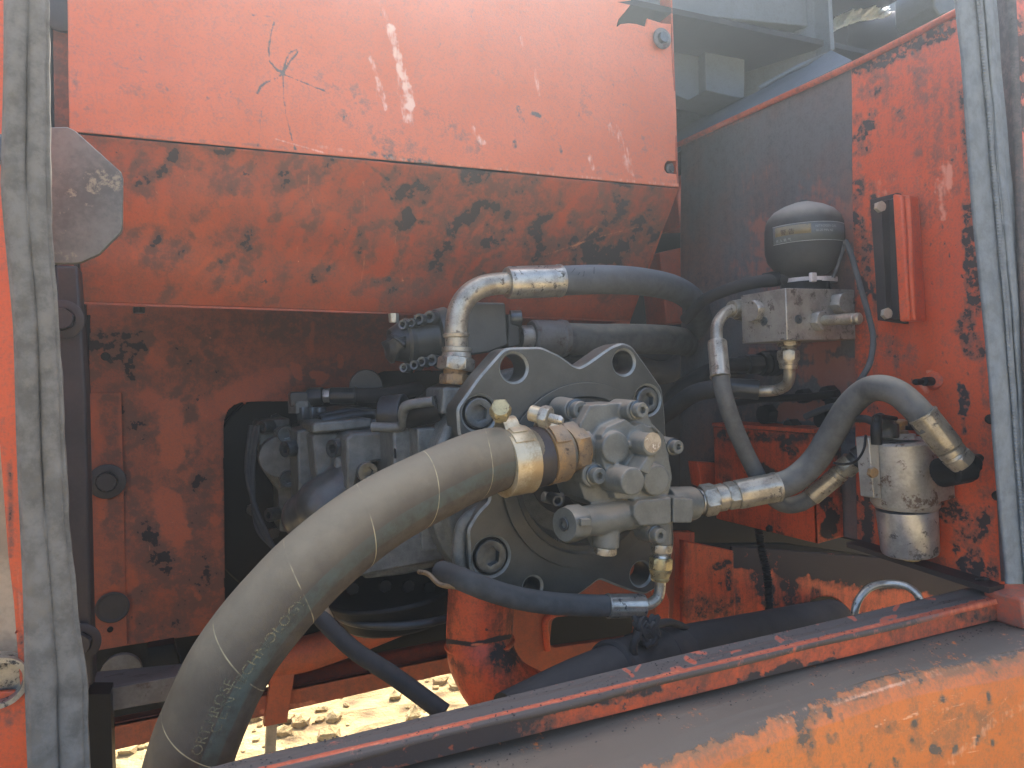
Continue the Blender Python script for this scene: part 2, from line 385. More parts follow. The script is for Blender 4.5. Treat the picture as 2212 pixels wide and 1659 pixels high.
M['chamfer'] = simple('bare_chamfer_metal', '#8b8f89', '#727772', .4, .3, sc=60, bump=.2, dust='#a59c8a', dustlo=.6, dusthi=1.2)
M['gear'] = simple('gear_pump_casting', '#676b66', '#545854', .42, .1, sc=28, bump=.35, dust='#a3957e', dustlo=.1, dusthi=.9, dustamt=.85)
M['darkcast'] = simple('dark_oily_casting', '#34383a', '#24282a', .35, .2, sc=30, bump=.5, dust='#4c4a46', dustlo=.6, dusthi=1.2)
M['bolt'] = simple('blackened_bolt_steel', '#5d6364', '#484d4e', .3, .6, sc=70, bump=.15, dust='#8a8172', dustlo=.5, dusthi=1.3, dustamt=.5)
M['socket'] = simple('bolt_socket_steel', '#8c9492', '#5a6161', .25, .8, sc=60, bump=.1)
M['zinc'] = simple('yellow_zinc', '#aca694', '#827d70', .36, .6, sc=45, bump=.25, spot='#5e564a', dust='#b5aa90', dustlo=.5, dusthi=1.2, dustamt=.4)
M['brass'] = simple('yellow_passivated_brass', '#b8aa7c', '#8f8460', .36, .6, sc=60, bump=.2, spot='#4e3e26')
M['clamp'] = simple('gold_zinc_clamp', '#bfb598', '#9c8a68', .36, .5, sc=35, bump=.2, dust='#b9ab8c', dustlo=.4, dusthi=1.1, dustamt=.5)
M['rustclamp'] = simple('worn_clamp', '#9a7c50', '#71614c', .5, .35, sc=40, bump=.3, spot='#46372a', dust='#9c907c', dustlo=.3, dusthi=1.0, dustamt=.6)
M['steel'] = simple('bare_steel', '#b4b2a6', '#8f8e86', .33, .7, sc=50, bump=.2, spot='#3d3a36')
M['alu'] = simple('soiled_aluminium', '#9d9a90', '#807d75', .42, .45, sc=35, bump=.3, spot='#4c443e')
M['filter'] = simple('stained_filter_casting', '#a8a8a2', '#888882', .42, .4, sc=24, bump=.35, spot='#5b4c40')
M['bowl'] = simple('polished_filter_bowl', '#b2b6b9', '#8e9194', .3, .6, sc=30, bump=.15, spot='#4a4948')
M['black'] = simple('black_steel_and_gap_shade', '#0f1010', '#090a0a', .5, .0, sc=22, bump=.3, spec=.25)  # black parts; also the sheets whose tone stands for shade in gaps
M['blackdust'] = simple('sooty_fabric_hose', '#2c2b29', '#1f1f1f', .8, 0, sc=22, bump=.5, dust='#4a4540', dustlo=.4, dusthi=1.2)
M['dome'] = simple('dusty_black_dome', '#3a3c3b', '#2e302f', .75, 0, sc=12, bump=.12, dust='#9c988a', dustlo=.12, dusthi=.95, dustamt=.9)
M['white'] = simple('white_nylon', '#cbc8c4', '#a9a4a0', .5, 0, sc=30, bump=.1)
M['grey'] = simple('dirty_grey_steel', '#6d6d6a', '#57534e', .55, .2, sc=18, bump=.4, spot='#4a3b30', dust='#77716a')
M['latch'] = simple('scuffed_grey_plate', '#6f736b', '#50544e', .4, .05, sc=14, bump=.2, spot='#8e8e78')
M['bracket'] = simple('black_painted_bracket', '#37302e', '#2a2626', .5, 0, sc=20, bump=.2)
M['boltface'] = simple('zinc_bolt_face', '#c9c6b4', '#aaa894', .35, .5, sc=40, bump=.1)
M['cream'] = simple('tan_ground_and_post', '#b8a68a', '#9a8a72', .6, 0, sc=20)  # tan of sunlit ground, shared with the floor-channel post
def rubber(name, a, b, dustc, dustlo, dusthi, weave=0, stripes=None, lines=False, orange=False):
    g = G(name); n1 = g.noise(9, 8); n2 = g.noise(55, 8, rough=.7); n3 = g.noise(420, 3)
    c = g.mix(g.ss(n2, .35, .68), hexc(a), hexc(b))
    u = g.ss(g.ma('ADD', g.up(), g.ma('ADD', g.ma('MULTIPLY', g.ma('SUBTRACT', n1, .5), 1.0), g.ma('MULTIPLY', g.ma('SUBTRACT', n2, .5), .7))), dustlo, dusthi)
    c = g.mix(g.ma('MULTIPLY', u, .9), c, hexc(dustc)); h = n3
    if weave:
        wv = g.n('ShaderNodeTexWave', wave_type='BANDS', bands_direction='X'); wv.inputs['Scale'].default_value = weave; wv.inputs['Distortion'].default_value = .3
        g.l(g.coord((1, 1, 1), (0, 0, .6), 'UV'), wv.inputs['Vector']); h = g.ma('ADD', g.ma('MULTIPLY', wv.outputs[1], .7), n3)
    x = g.n('ShaderNodeSeparateXYZ'); g.l(g.coord(kind='UV'), x.inputs[0]); s_, t_ = x.outputs[0], x.outputs[1]
    if stripes:      # coloured band along the hose, wobbling a little
        wob = g.ma('MULTIPLY', g.ma('SUBTRACT', g.noise(14, 3, g.coord(kind='UV')), .5), .006)
        dd = g.ma('ABSOLUTE', g.ma('SUBTRACT', g.ma('ADD', t_, wob), stripes[0])); dd = g.ma('SUBTRACT', 1, g.ss(dd, stripes[1]*.86, stripes[1]*1.1))
        wearm = g.ss(g.ma('ADD', n2, g.ma('MULTIPLY', n1, .4)), .52, .9, 1, .25)
        c = g.mix(g.ma('MULTIPLY', g.ma('MULTIPLY', dd, wearm), .62), c, hexc(stripes[2]))
    if orange:
        dd = g.ma('ABSOLUTE', g.ma('SUBTRACT', t_, orange)); dd = g.ma('SUBTRACT', 1, g.ss(dd, .002, .012))
        om = g.ma('MULTIPLY', g.ss(s_, .27, .33), g.ss(g.noise(22, 8, g.coord((.5, 1, 1), kind='UV')), .44, .6)); c = g.mix(g.ma('MULTIPLY', g.ma('MULTIPLY', dd, om), .8), c, hexc('#b98a5e'))
    if lines:        # pale wrap line spiralling round the hose
        ph = g.ma('FRACT', g.ma('ADD', g.ma('MULTIPLY', s_, 12.5), g.ma('MULTIPLY', t_, 1/(2*math.pi*.0385)))); ln = g.ma('ABSOLUTE', g.ma('SUBTRACT', ph, .5))
        ln = g.ma('SUBTRACT', 1, g.ss(ln, .002, .011)); ln = g.ma('MULTIPLY', ln, g.ss(g.noise(30, 3), .38, .6)); c = g.mix(g.ma('MULTIPLY', ln, .7), c, hexc('#c8bd92')); h = g.ma('ADD', h, g.ma('MULTIPLY', ln, 1.5))
    g.bump(h, .45, .0006); return g.out(c, .75, 0, .35)
M['hosegrey'] = rubber('grey_dusty_hose', '#5b5c59', '#464744', '#a09a86', .25, 1.05, weave=0)
M['hosedark'] = rubber('dark_rubber_hose', '#4a4c4c', '#3a3c3c', '#6d6b66', .4, 1.2, weave=500)
M['hosetop'] = rubber('cracked_grey_hose', '#53585c', '#464a4d', '#777b7b', .2, 1.1)
M['seal'] = rubber('dusty_rubber_seal', '#74736c', '#575650', '#a79c84', 0.0, .7)
M['sealr'] = rubber('dusty_rubber_seal_right', '#717b80', '#5d666b', '#8b9190', .6, 1.3)
def timbermat():
    g = G('sunlit_timber'); n = g.noise(14, 7, g.coord((1, 1, .12))); c = g.mix(g.ss(n, .35, .65), hexc('#c4aa74'), hexc('#9a7e50')); g.bump(n, .6, .003); return g.out(c, .8)
M['timber'] = timbermat()
def groundmat():
    g = G('sunlit_rubble_soil'); c = g.mix(g.ss(g.noise(1.3, 6), .35, .65), hexc('#937b50'), hexc('#ab9668')); c = g.mix(g.ss(g.vor(9), 0, .5), hexc('#5f4a2a'), c)
    g.bump(g.ma('ADD', g.noise(9, 8), g.vor(7)), 1.0, .05); return g.out(c, .95)
M['ground'] = groundmat()
M['print'] = simple('faded_yellow_print', '#98906c', '#5f6250', .8, 0, sc=120, spot='#5f6a55')
_pm = M['print']; _nt = _pm.node_tree; _n = _nt.nodes.new('ShaderNodeTexNoise'); _n.inputs['Scale'].default_value = 260; _n.inputs['Detail'].default_value = 6; _r = _nt.nodes.new('ShaderNodeMapRange'); _r.inputs[1].default_value = .36; _r.inputs[2].default_value = .62; _nt.links.new(_n.outputs[0], _r.inputs[0]); _nt.links.new(_r.outputs[0], _nt.nodes['Principled BSDF'].inputs['Alpha'])
M['labelyellow'] = simple('faded_yellow_label', '#80775a', '#716b55', .6, 0, sc=60, spot='#6b6a60')
M['labelgrey'] = simple('label_grey', '#5a6263', '#525a5b', .6, 0, sc=40)
M['labelline'] = simple('label_line_pale', '#9da3a0', '#8b918e', .6, 0, sc=60)
M['sunmetal'] = simple('sun_brightened_metal', '#e8f0f0', '#c8d8d8', .3, .3, sc=18, bump=1.0, bd=.004)  # sunlit brightness put into the pale base colour
M['rub'] = simple('scuffed_cap_face', '#b3a488', '#8a7a62', .7, .1, sc=50, spot='#d8d0bc')

# ------------------------------------------------------------------ fasteners and fittings (shared meshes along +Z)
_mc = {}
def cached(key, fn):
    if key not in _mc: _mc[key] = fn()
    return _mc[key]
def socket_bolt(par, p, axis, r, h=None, mat='bolt', spin=0.2, hexr=.56, washer=False, label=None):
    r = round(r, 4); h = round(h or r*1.15, 4)
    def mk():
        return loft([(0, r, 0), (h*.9, r, 0), (h, r*.93, 0), (h, r*.68, 0), (h*.97, r*hexr, 6), (h*.2, r*hexr*.98, 6), (h*.17, r*hexr*.2, 6)])
    me = cached(('sb', r, h, mat, hexr), mk)
    if washer:
        wm = cached(('sw', r), lambda: loft([(0, r*1.28, 0), (.0022, r*1.28, 0), (.0025, r*1.22, 0)]))
        placed('washer', wm, M['bolt'], par, p, axis); p = np.array(p)+np.array(axis, float)/np.linalg.norm(axis)*.0025
    return placed('bolt', me, M[mat], par, p, axis, spin, label)
def hex_head(par, p, axis, r, h=None, mat='bolt', spin=.3, washer=0, wmat='grey', name='bolt'):
    r = round(r, 4); h = round(h or r*.75, 4)
    if washer:
        wm = cached(('hw', r, washer, wmat), lambda: loft([(0, r*washer, 0), (.003, r*washer, 0), (.0036, r*washer*.95, 0), (.0036, r*washer*.6, 0), (.0015, r*washer*.55, 0)]))
        placed('washer', wm, M[wmat], par, p, axis); p = np.array(p)+np.array(axis, float)/np.linalg.norm(axis)*.0015
    me = cached(('hh', r, h, mat), lambda: loft([(0, r, 6), (h*.85, r, (6, r*.99)), (h, r, (6, r*.86)), (h, r*.5, 0)]))
    return placed(name, me, M[mat], par, p, axis, spin)
def fit_part(par, name, p0, p1, rings, mat, N=48, spin=0, label=None):   # rings: (fraction, radius, kind) between p0 and p1
    p0 = np.array(p0, float); p1 = np.array(p1, float); L = float(np.linalg.norm(p1-p0))
    me = loft([(f*L, r, k) for f, r, k in rings], N); return placed(name, me, M[mat], par, p0, p1-p0, spin, label)
def nut(par, p0, p1, r, mat='zinc', name='hex_nut', spin=.2):
    return fit_part(par, name, p0, p1, [(0, r, (6, r*.88)), (.12, r, (6, r*.99)), (.85, r, (6, r*.99)), (1, r, (6, r*.86)), (1, r*.6, 0)], mat, spin=spin)
def ferrule(par, p0, p1, r, mat='zinc', k=-8, lip=True):
    return fit_part(par, 'ferrule', p0, p1, [(0, r*.8, 0), (.0, r*.93, 0), (.05, r, k), (.93, r, k), (.95, r*1.03, 0), (1, r*1.03, 0), (1, r*.8, 0)], mat, N=64)
def lerp(a, b, t): return np.array(a)*(1-t)+np.array(b)*t
def Q(pt, Y): return PY(pt[0], pt[1], Y)

#============================================================ SETTING
gz = -1.15
me = mesh_from([(-150, -150, gz), (150, -150, gz), (150, 150, gz), (-150, 150, gz)], [(0, 1, 2, 3)], 0)
g = bpy.data.objects.new('ground', me); col.objects.link(g); me.materials.append(M['ground']); g['kind'] = 'structure'; g['label'] = 'sunlit yellow soil under the machine'
# rubble lumps seen under the machine
V = []; Fc = []
for i in range(1100):
    x = rng.uniform(-.9, 2.2); y = rng.uniform(1.5, 3.6); s = .008+.04*rng.uniform(0, 1)**3
    bm = bmesh.new(); bmesh.ops.create_icosphere(bm, subdivisions=1, radius=s)
    for v_ in bm.verts: v_.co *= rng.uniform(.7, 1.25); v_.co.z *= .7
    o = len(V); V += [(v_.co.x+x, v_.co.y+y, v_.co.z+gz+s*.2) for v_ in bm.verts]; bm.verts.index_update(); Fc += [tuple(v_.index+o for v_ in f.verts) for f in bm.faces]; bm.free()
rb = part('rubble', mesh_from(V, Fc, 20), M['ground'], None); tag(rb, 'loose yellow rubble lying on the ground under the machine', kind='stuff')

# machine hood and interior shell (keeps the sun out of the bay)
hood = thing('machine_hood', 'dark hood and rear bulkhead closing the engine bay, plus an added shade plate', 'hood', (0.4, 1.9, 0.3))
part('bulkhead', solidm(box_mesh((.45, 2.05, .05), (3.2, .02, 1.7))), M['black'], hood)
part('dark_gap_sheet', solidm(prism_px([(1010, 1100), (2400, 1100), (2400, 1650), (1400, 1650), (1010, 1500)], 1.75, 1.75, 1.76)), M['black'], hood)  # black sheet added so the gaps behind stay dark
part('roof_and_shade_plate', solidm(join(box_mesh((.6, 1.52, .61), (3.2, 1.04, .01)), box_mesh((1.1, 1.15, .86), (.9, .56, .01)))), M['black'], hood)  # second slab is an added, out-of-frame plate that shades the ledge
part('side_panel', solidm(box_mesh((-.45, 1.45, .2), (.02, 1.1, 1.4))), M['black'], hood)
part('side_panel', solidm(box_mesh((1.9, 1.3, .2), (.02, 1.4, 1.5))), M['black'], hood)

#============================================================ SHROUD (upper orange cover)
Yu = 1.0
sh = thing('engine_shroud', 'big pale orange sheet-metal shroud with scrapes and finger marks', 'shroud', (.35, 1.0, .3))
XA = PY(1465, 400, Yu)[0]; XL = PY(150, 280, Yu)[0]
fold = [PY(u, v, Yu) for u, v in ((150, 283), (1466, 404))]
up_d = [([(270, 188), (300, 190), (312, 195)], 8, 14, .55), ([(345, 195), (365, 215), (350, 262)], 8, 14, .35), ([(485, 205), (520, 230), (548, 258)], 9, 10, .42),
        ([(692, 168), (715, 192)], 10, 12, .5), ([(765, 195), (785, 225)], 12, 14, .6), ([(707, 250), (735, 252)], 9, 10, .35), ([(840, 300), (870, 310), (905, 335)], 16, 24, .5),
        ([(800, 280), (800, 300)], 5, 9, .5), ([(940, 250), (960, 280)], 12, 18, .35), ([(975, 260), (990, 290)], 8, 16, .35), ([(1010, 300), (1025, 320)], 14, 14, .5),
        ([(1062, 160), (1072, 158)], 7, 8, .5), ([(1110, 290), (1112, 318)], 3, 3, .9), ([(1118, 232), (1130, 262)], 3, 3, .8), ([(1150, 245), (1165, 249)], 3, 3, .8), ([(1210, 318), (1213, 332)], 3, 3, .8),
        ([(880, 10), (890, 25)], 10, 18, .3), ([(1020, 20), (1030, 35)], 8, 14, .3), ([(220, 15), (222, 40)], 8, 20, .25), ([(1402, 300), (1405, 320)], 10, 12, .35), ([(1365, 145), (1366, 165)], 7, 10, .3),
        ([(295, 54), (298, 58)], 4, 3, .7), ([(253, 62), (260, 63)], 2, 2, .7), ([(165, 98), (180, 101)], 2, 2, .8), ([(170, 40), (174, 42)], 2, 2, .7),
        ([(186, 235), (190, 258)], 3, 8, .6), ([(155, 60), (158, 260)], 3, 18, .35),
        ([(592, 48), (585, 75), (580, 105), (582, 132), (600, 152)], 1.2, 2.2, 1.6), ([(600, 152), (612, 156), (628, 130), (645, 112), (640, 108), (628, 112), (618, 128), (612, 156)], 1.6, 2.4, 1.55),
        ([(612, 156), (600, 168), (575, 178), (562, 188), (556, 202)], 2.0, 2.4, 1.55), ([(612, 160), (660, 180), (700, 196)], 1.0, 2, 1.5), ([(612, 158), (612, 200), (618, 250), (632, 305), (638, 322)], 1.0, 2, 1.5),
        ([(545, 32), (588, 36)], .8, 1.8, 1.0), ([(589, 0), (590, 30)], .8, 1.8, .8), ([(565, 15), (580, 28)], .8, 1.8, .8), ([(236, 105), (240, 130), (262, 145), (300, 152), (345, 160)], 1.2, 4, .7), ([(300, 145), (360, 125)], .8, 3, .6), ([(565, 240), (558, 315)], .8, 2, .8),
        ([(170, 283), (330, 295), (640, 322)], 1.5, 6, .75), ([(800, 330), (870, 348), (960, 358)], 3, 9, .7), ([(1180, 365), (1300, 372), (1455, 392)], 2, 6, .7)]
up_d += rnd_strokes(40, (160, 10, 1440, 330), (.4, 1.6), (2, 10), (20, 110), (.6, 1.0), 1.5)
up_d += rnd_strokes(26, (160, 150, 1440, 330), (6, 14), (8, 40), (20, 110), (.1, .3), 2)
up_d = [(a_, b_, c_, v_*(1.15 if b_ > 2.6 else .85)) for a_, b_, c_, v_ in up_d]
up_s = [([(822, 8), (838, 45), (850, 60)], 2, 6, .5), ([(842, 60), (855, 110), (872, 160), (884, 200), (888, 230)], 5, 9, .85), ([(860, 150), (866, 200), (878, 260)], 4, 9, .6), ([(885, 210), (890, 280)], 3, 8, .5), ([(800, 125), (815, 170), (828, 210), (835, 235)], 3, 6, .65), ([(812, 170), (818, 230)], 2, 6, .4),
        ([(1125, 80), (1130, 100)], 2, 4, .6), ([(1155, 150), (1165, 205)], 2, 5, .55), ([(1020, 278), (1045, 310)], 4, 8, .6), ([(1322, 270), (1345, 320), (1365, 372)], 6, 12, .55), ([(1275, 335), (1282, 365)], 3, 6, .6),
        ([(688, 316), (900, 350), (1200, 377), (1460, 400)], 2, 5, .5), ([(595, 300), (700, 330)], 1, 3, .7)]
torn = [(1331, 60), (1336, 42), (1350, 26), (1368, 13), (1398, 14), (1500, 30), (1500, 62), (1449, 52), (1430, 50), (1398, 40), (1394, 58), (1375, 52), (1358, 50), (1340, 52)]
torn = [(1331, 60), (1336, 42), (1350, 26), (1362, 10), (1366, -70), (1500, -70), (1500, 62), (1449, 52), (1430, 50), (1398, 40), (1394, 58), (1375, 52), (1358, 50), (1340, 52)]
slot = [(1480, 350), (1442, 347), (1436, 354), (1435, 366), (1440, 374), (1480, 378)]
part('front_panel', sheet([PY(142, -190, Yu), PY(1444, -190, Yu), fold[1], fold[0]], 520, 230, up_d, up_s, cuts=[torn, slot], warp=.0014), M['upper'], sh, solid=.003)
BL = PX(180, 652, XL); BR = PX(1362, 692, XA)
lo_d = rnd_strokes(170, (180, 320, 1440, 650), (3, 13), (12, 60), (-80, -20), (.25, .7)) + rnd_strokes(70, (820, 400, 1440, 680), (6, 20), (20, 80), (-75, -30), (.2, .5)) + \
       [([(375, 335), (405, 352), (425, 357)], 10, 10, .55), ([(290, 405), (310, 405), (330, 415)], 8, 12, .6), ([(790, 352), (838, 388)], 2, 2, .9), ([(826, 398), (846, 430)], 2, 2, .9), ([(878, 460), (885, 490)], 7, 6, .9), ([(870, 525), (878, 545)], 12, 5, .7), ([(895, 478), (925, 482)], 3, 4, .9),
        ([(175, 300), (330, 310), (640, 334)], 3, 10, .4), ([(180, 320), (178, 640)], 6, 25, .35)]
lo_d += rnd_strokes(46, (250, 380, 1300, 650), (3, 9), (25, 90), (-85, -35), (-.8, -.4))
lo_s = rnd_strokes(90, (200, 330, 1420, 660), (.3, .9), (10, 70), (0, 360), (.35, .7)) + [([(1150, 560), (1300, 510), (1380, 490)], 1, 2, .7), ([(1222, 600), (1228, 545), (1290, 490)], 2, 4, .6)] + rnd_strokes(16, (650, 330, 950, 560), (.5, 1.5), (30, 90), (82, 98), (.4, .7))
e = np.array([0, .0015, -.003])
part('slanted_panel', sheet([fold[0]+e, fold[1]+e, BR, BL], 430, 150, lo_d, lo_s, base=.06, warp=.0012), M['under'], sh, solid=.003)
part('return_flange', solidm(join(([BL, BR, BR+[0, .03, .004], BL+[0, .03, .004], BL+[0, 0, -.003], BR+[0, 0, -.003], BR+[0, .03, .001], BL+[0, .03, .001]], [(0, 1, 2, 3), (7, 6, 5, 4), (0, 4, 5, 1), (1, 5, 6, 2), (2, 6, 7, 3), (3, 7, 4, 0)]))), M['under'], sh)
rc = [PY(1450, -60, Yu), fold[1], BR]
part('side_panel', solidm(([rc[0], rc[1], rc[2], rc[2]+[0, .5, 0], rc[0]+[0, .7, 0]]+[p+np.array([-.003, 0, 0]) for p in (rc[0], rc[1], rc[2], rc[2]+[0, .5, 0], rc[0]+[0, .7, 0])], [(0, 1, 2, 3, 4), (9, 8, 7, 6, 5)]+[(i, (i+1) % 5, (i+1) % 5+5, i+5) for i in range(5)])), M['under'], sh)
hex_head(sh, PY(1429, 84, Yu-.004), (0, -1, 0), .0098, washer=1.75, wmat='greyblue' if 'greyblue' in M else 'grey')
hex_head(sh, PY(1448, 366, Yu+.012), (0, -1, 0), .006, mat='bolt', washer=1.6)
# bolts under the shroud lip
for u, v in ((300, 664), (851, 682)): hex_head(sh, PY(u, v, 1.12), (0, 0, -1), .008, .008)
# top return piece right of the tear
top = thing('hood_lip', 'steel lip tinted pale by painted glare above the torn corner of the shroud', 'hood lip', PY(1500, 10, 1.05))
part('lip_plate', solidm(prism_px([(1335, -60), (1790, -60), (1787, 55), (1480, 24), (1370, 8), (1350, 12)], 1.02, 1.03, 1.06)), M['hazepanel'], top, bevel=.002)

#============================================================ FIREWALL with pump cutout
Yw = 1.4
fw = thing('firewall_panel', 'sooty brown-orange firewall sheet with rounded pump cutout', 'firewall', (.3, 1.4, -.1))
cut = [(487, 1420), (483, 920), (485, 905), (492, 888), (504, 876), (520, 869), (560, 867), (740, 866), (760, 845), (790, 815), (830, 802), (900, 800), (1350, 800), (1350, 1420)]
fd = [([(195, 735), (255, 733), (318, 735)], 12, 12, .8), ([(195, 765), (300, 760)], 10, 18, .5), ([(250, 850), (258, 1000)], 16, 14, .45), ([(212, 712), (330, 700), (900, 720)], 8, 30, .25), ([(240, 1080), (250, 1150)], 16, 22, .5), ([(600, 700), (1300, 720)], 24, 40, .35),
      ([(485, 900), (485, 1300)], 2, 10, .4), ([(300, 1180), (380, 1240), (450, 1300)], 20, 40, .3), ([(640, 830), (760, 790)], 10, 16, .5), ([(226, 768), (230, 770)], 6, 3, 1.5)]
fd += rnd_strokes(110, (200, 700, 480, 1380), (3, 14), (10, 60), (20, 160), (.15, .55)) + rnd_strokes(30, (200, 680, 1300, 840), (5, 14), (20, 70), (-60, 60), (-.4, .35))
def blob(pts, w_=8, s_=8, v=-1.0): return (pts, w_, s_, v)
fd += [blob([(633, 792), (645, 812)], 8, 3, -1.6), blob([(678, 808), (700, 812), (690, 822)], 7, 4, -1.6), blob([(675, 700), (672, 755)], 4, 3, -.7), blob([(735, 770), (738, 790)], 4, 3, -1.2), blob([(372, 880), (366, 930), (370, 990)], 16, 14, -1.2), blob([(318, 855), (330, 870)], 10, 12, -.8),
       blob([(360, 1085), (372, 1130), (385, 1150)], 20, 16, -1.1), blob([(445, 885), (520, 850), (600, 820)], 12, 22, -.9), blob([(405, 900), (410, 950)], 8, 10, -.8), blob([(470, 1070), (472, 1076)], 7, 4, -1.4), blob([(467, 1122), (470, 1126)], 7, 4, -1.3), blob([(238, 1320), (250, 1290), (262, 1270)], 8, 6, -1.0), blob([(280, 1240), (290, 1260)], 6, 8, -.8), blob([(205, 880), (215, 960)], 8, 14, -.5), blob([(310, 790), (330, 780)], 12, 20, -.5), blob([(215, 1060), (215, 1100)], 6, 10, -.5), blob([(420, 1270), (430, 1290)], 4, 4, -.9), blob([(355, 1280), (370, 1290)], 10, 10, -.5)]
fs_ = [([(262, 1010), (272, 1070), (274, 1390)], .6, 2.2, .6), ([(262, 850), (264, 1015)], .5, 1.5, .5), ([(270, 1385), (484, 1345)], .8, 2, .4)] + rnd_strokes(40, (280, 720, 480, 1350), (.3, .9), (6, 40), (0, 360), (.4, .7))
notch = [(190, 850), (195, 690), (196, 680), (150, 680), (150, 850)]
part('panel', sheet([PY(186, 640, Yw), PY(1360, 600, Yw), PY(1360, 1240, Yw), PY(207, 1404, Yw)], 440, 290, fd, fs_, base=.12, cuts=[cut, notch], warp=.0018), M['fire'], fw, solid=.004)
# lapped strip and bolts
part('lap_strip', sheet([PY(190, 848, Yw-.006), PY(262, 848, Yw-.006), PY(274, 1394, Yw-.006), PY(207, 1406, Yw-.006)], 50, 260,
     [([(235, 870), (240, 1010)], 12, 14, .5), ([(245, 1080), (240, 1150)], 10, 20, .5), ([(240, 1300), (250, 1310)], 14, 10, .5), ([(250, 1230), (245, 1260)], 8, 12, .4), blob([(205, 880), (215, 960)], 8, 14, -.6), blob([(215, 1060), (220, 1110)], 8, 12, -.6), blob([(236, 1290), (250, 1272)], 6, 5, -.9)], [([(262, 860), (264, 1010)], .6, 1.6, .5), ([(270, 1030), (274, 1390)], .8, 2, .8)], base=.1), M['fire'], fw, solid=.004)
b_ = PY(231, 1040, Yw-.012); hex_head(fw, b_, (0, -1, 0), .0165, washer=1.75, wmat='bracket', mat='bracket')
for (u, v, r_) in ((238, 1306, .009), (238, 1360, .0045), (228, 770, .007)):
    p = PY(u, v, Yw-.008 if v > 800 else Yw-.001); placed('bolt_hole', cached(('hole', r_), lambda: loft([(-.002, r_, 0), (.0012, r_, 0), (.0012, r_*.8, 0), (-.001, r_*.78, 0)])), M['black'], fw, p, (0, -1, 0))
placed('washer_mark', cached('wm', lambda: loft([(0, .026, 0), (.0015, .026, 0), (.002, .0235, 0), (.0008, .021, 0), (.0008, .019, 0)])), M['bracket'], fw, PY(243, 1312, Yw-.01), (0, -1, 0))
# black plate stands for the shade in the recess behind the cutout
part('recess_shade_plate', solidm(prism_px([(470, 780), (1500, 780), (1500, 1200), (470, 1500)], 1.6, 1.62, 1.64)), M['black'], fw)
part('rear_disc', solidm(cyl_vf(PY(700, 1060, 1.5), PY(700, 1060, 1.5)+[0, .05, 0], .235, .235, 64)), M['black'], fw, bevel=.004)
for u, v in ((596, 905), (590, 1150), (545, 1100), (600, 1190)): hex_head(fw, PY(u, v, 1.498), (0, -1, 0), .012, mat='darkcast')

#============================================================ LEFT JAMB, latch plate, seal
jamb = thing('left_door_post', 'dark plum steel door post with washered bolts', 'door post', PY(150, 800, 1.1))
part('post_face', sheet([PY(112, -60, 1.08), PY(152, -60, 1.08), PY(203, 1500, 1.08), PY(140, 1500, 1.08)], 20, 160, [([(160, 1300), (165, 1500)], 20, 40, .3)], [], base=.55), M['fire'], jamb, solid=.012)
part('post_lip', sheet([PY(142, -60, 1.06), PY(148, -60, 1.06), PY(200, 1500, 1.06), PY(184, 1500, 1.06)], 4, 160, [], [], base=.7), M['bracket'], jamb, solid=.02)
part('post_channel', solidm(prism_px([(118, 572), (168, 574), (186, 850), (196, 1300), (202, 1480), (150, 1490), (130, 900)], 1.0, 1.0, 1.04)), M['bracket'], jamb, bevel=.003)
for u, v in ((135, 690), (172, 1388)): hex_head(jamb, PY(u, v, .996), (0, -1, 0), .0135, washer=1.7, wmat='bracket', mat='bracket')
part('dark_recess', solidm(prism_px([(100, -60), (158, -60), (178, 640), (190, 850), (120, 850)], 1.1, 1.12, 1.13)), M['black'], jamb)  # near-black sheet behind the door post
placed('round_plug', cached('rp', lambda: loft([(0, .03, 0), (.006, .03, 0), (.008, .025, 0)])), M['bracket'], jamb, PY(135, 20, 1.07), (0, -1, 0))
lp = thing('latch_plate', 'octagonal scuffed grey steel plate beside the left seal', 'steel plate', PY(190, 420, .88))
ow = [PY(u, v, .86) for u, v in ((90, 276), (146, 275), (164, 284), (262, 372), (266, 384), (265, 492), (262, 502), (215, 550), (175, 568), (160, 570), (90, 570))]
part('plate', solidm(prism_vf(ow, .858, .866)), M['latch'], lp, bevel=.0012)

def seal(name, label, lefts, rights, Yd, lobes, mat, wave=.003, deep=.004, rows=620, colsn=60, amp=.011, rib=0.0):
    t = thing(name, label, 'rubber seal', PY(*lefts[0], Yd))
    vs = []; fs = []; uv = []
    lv = np.array(lefts, float); rv = np.array(rights, float); V0, V1 = lv[0, 1], lv[-1, 1]
    for i in range(rows+1):
        v = V0+(V1-V0)*i/rows; ul = np.interp(v, lv[:, 1], lv[:, 0]); ur = np.interp(v, rv[:, 1], rv[:, 0])
        ul += 1.5*math.sin(v*.011); ur += 1.8*math.sin(v*.009+2)+.8*math.sin(v*.031)
        for k in range(colsn+1):
            s = k/colsn; prof = 0
            for (c0, wd, h) in lobes: prof += h*max(0, 1-((s-c0-.012*math.sin(v*.009+c0*9))/wd)**2)**.5 if abs(s-c0) < wd*1.3 else 0
            edge = min(s, 1-s); prof = prof*min(1, edge*14)
            y = Yd-prof*amp-wave*.35*math.sin(v*.009+s*4)-.0005*math.sin(v*.05+s*7)*math.sin(v*.021)-(rib*math.sin(v*.9) if .45 < s < .65 else 0)
            vs.append(PY(ul+(ur-ul)*s, v, Yd)*(y/Yd)+np.array([0, 0, 0])); uv.append((v*.0005, s*.05))
    nb = len(vs)
    for i in range(rows):
        for k in range(colsn): a = i*(colsn+1)+k; fs.append((a, a+colsn+1, a+colsn+2, a+1))
    part('rubber_strip', mesh_from(vs, fs, 60, uv=uv), M[mat], t, solid=deep)
    return t
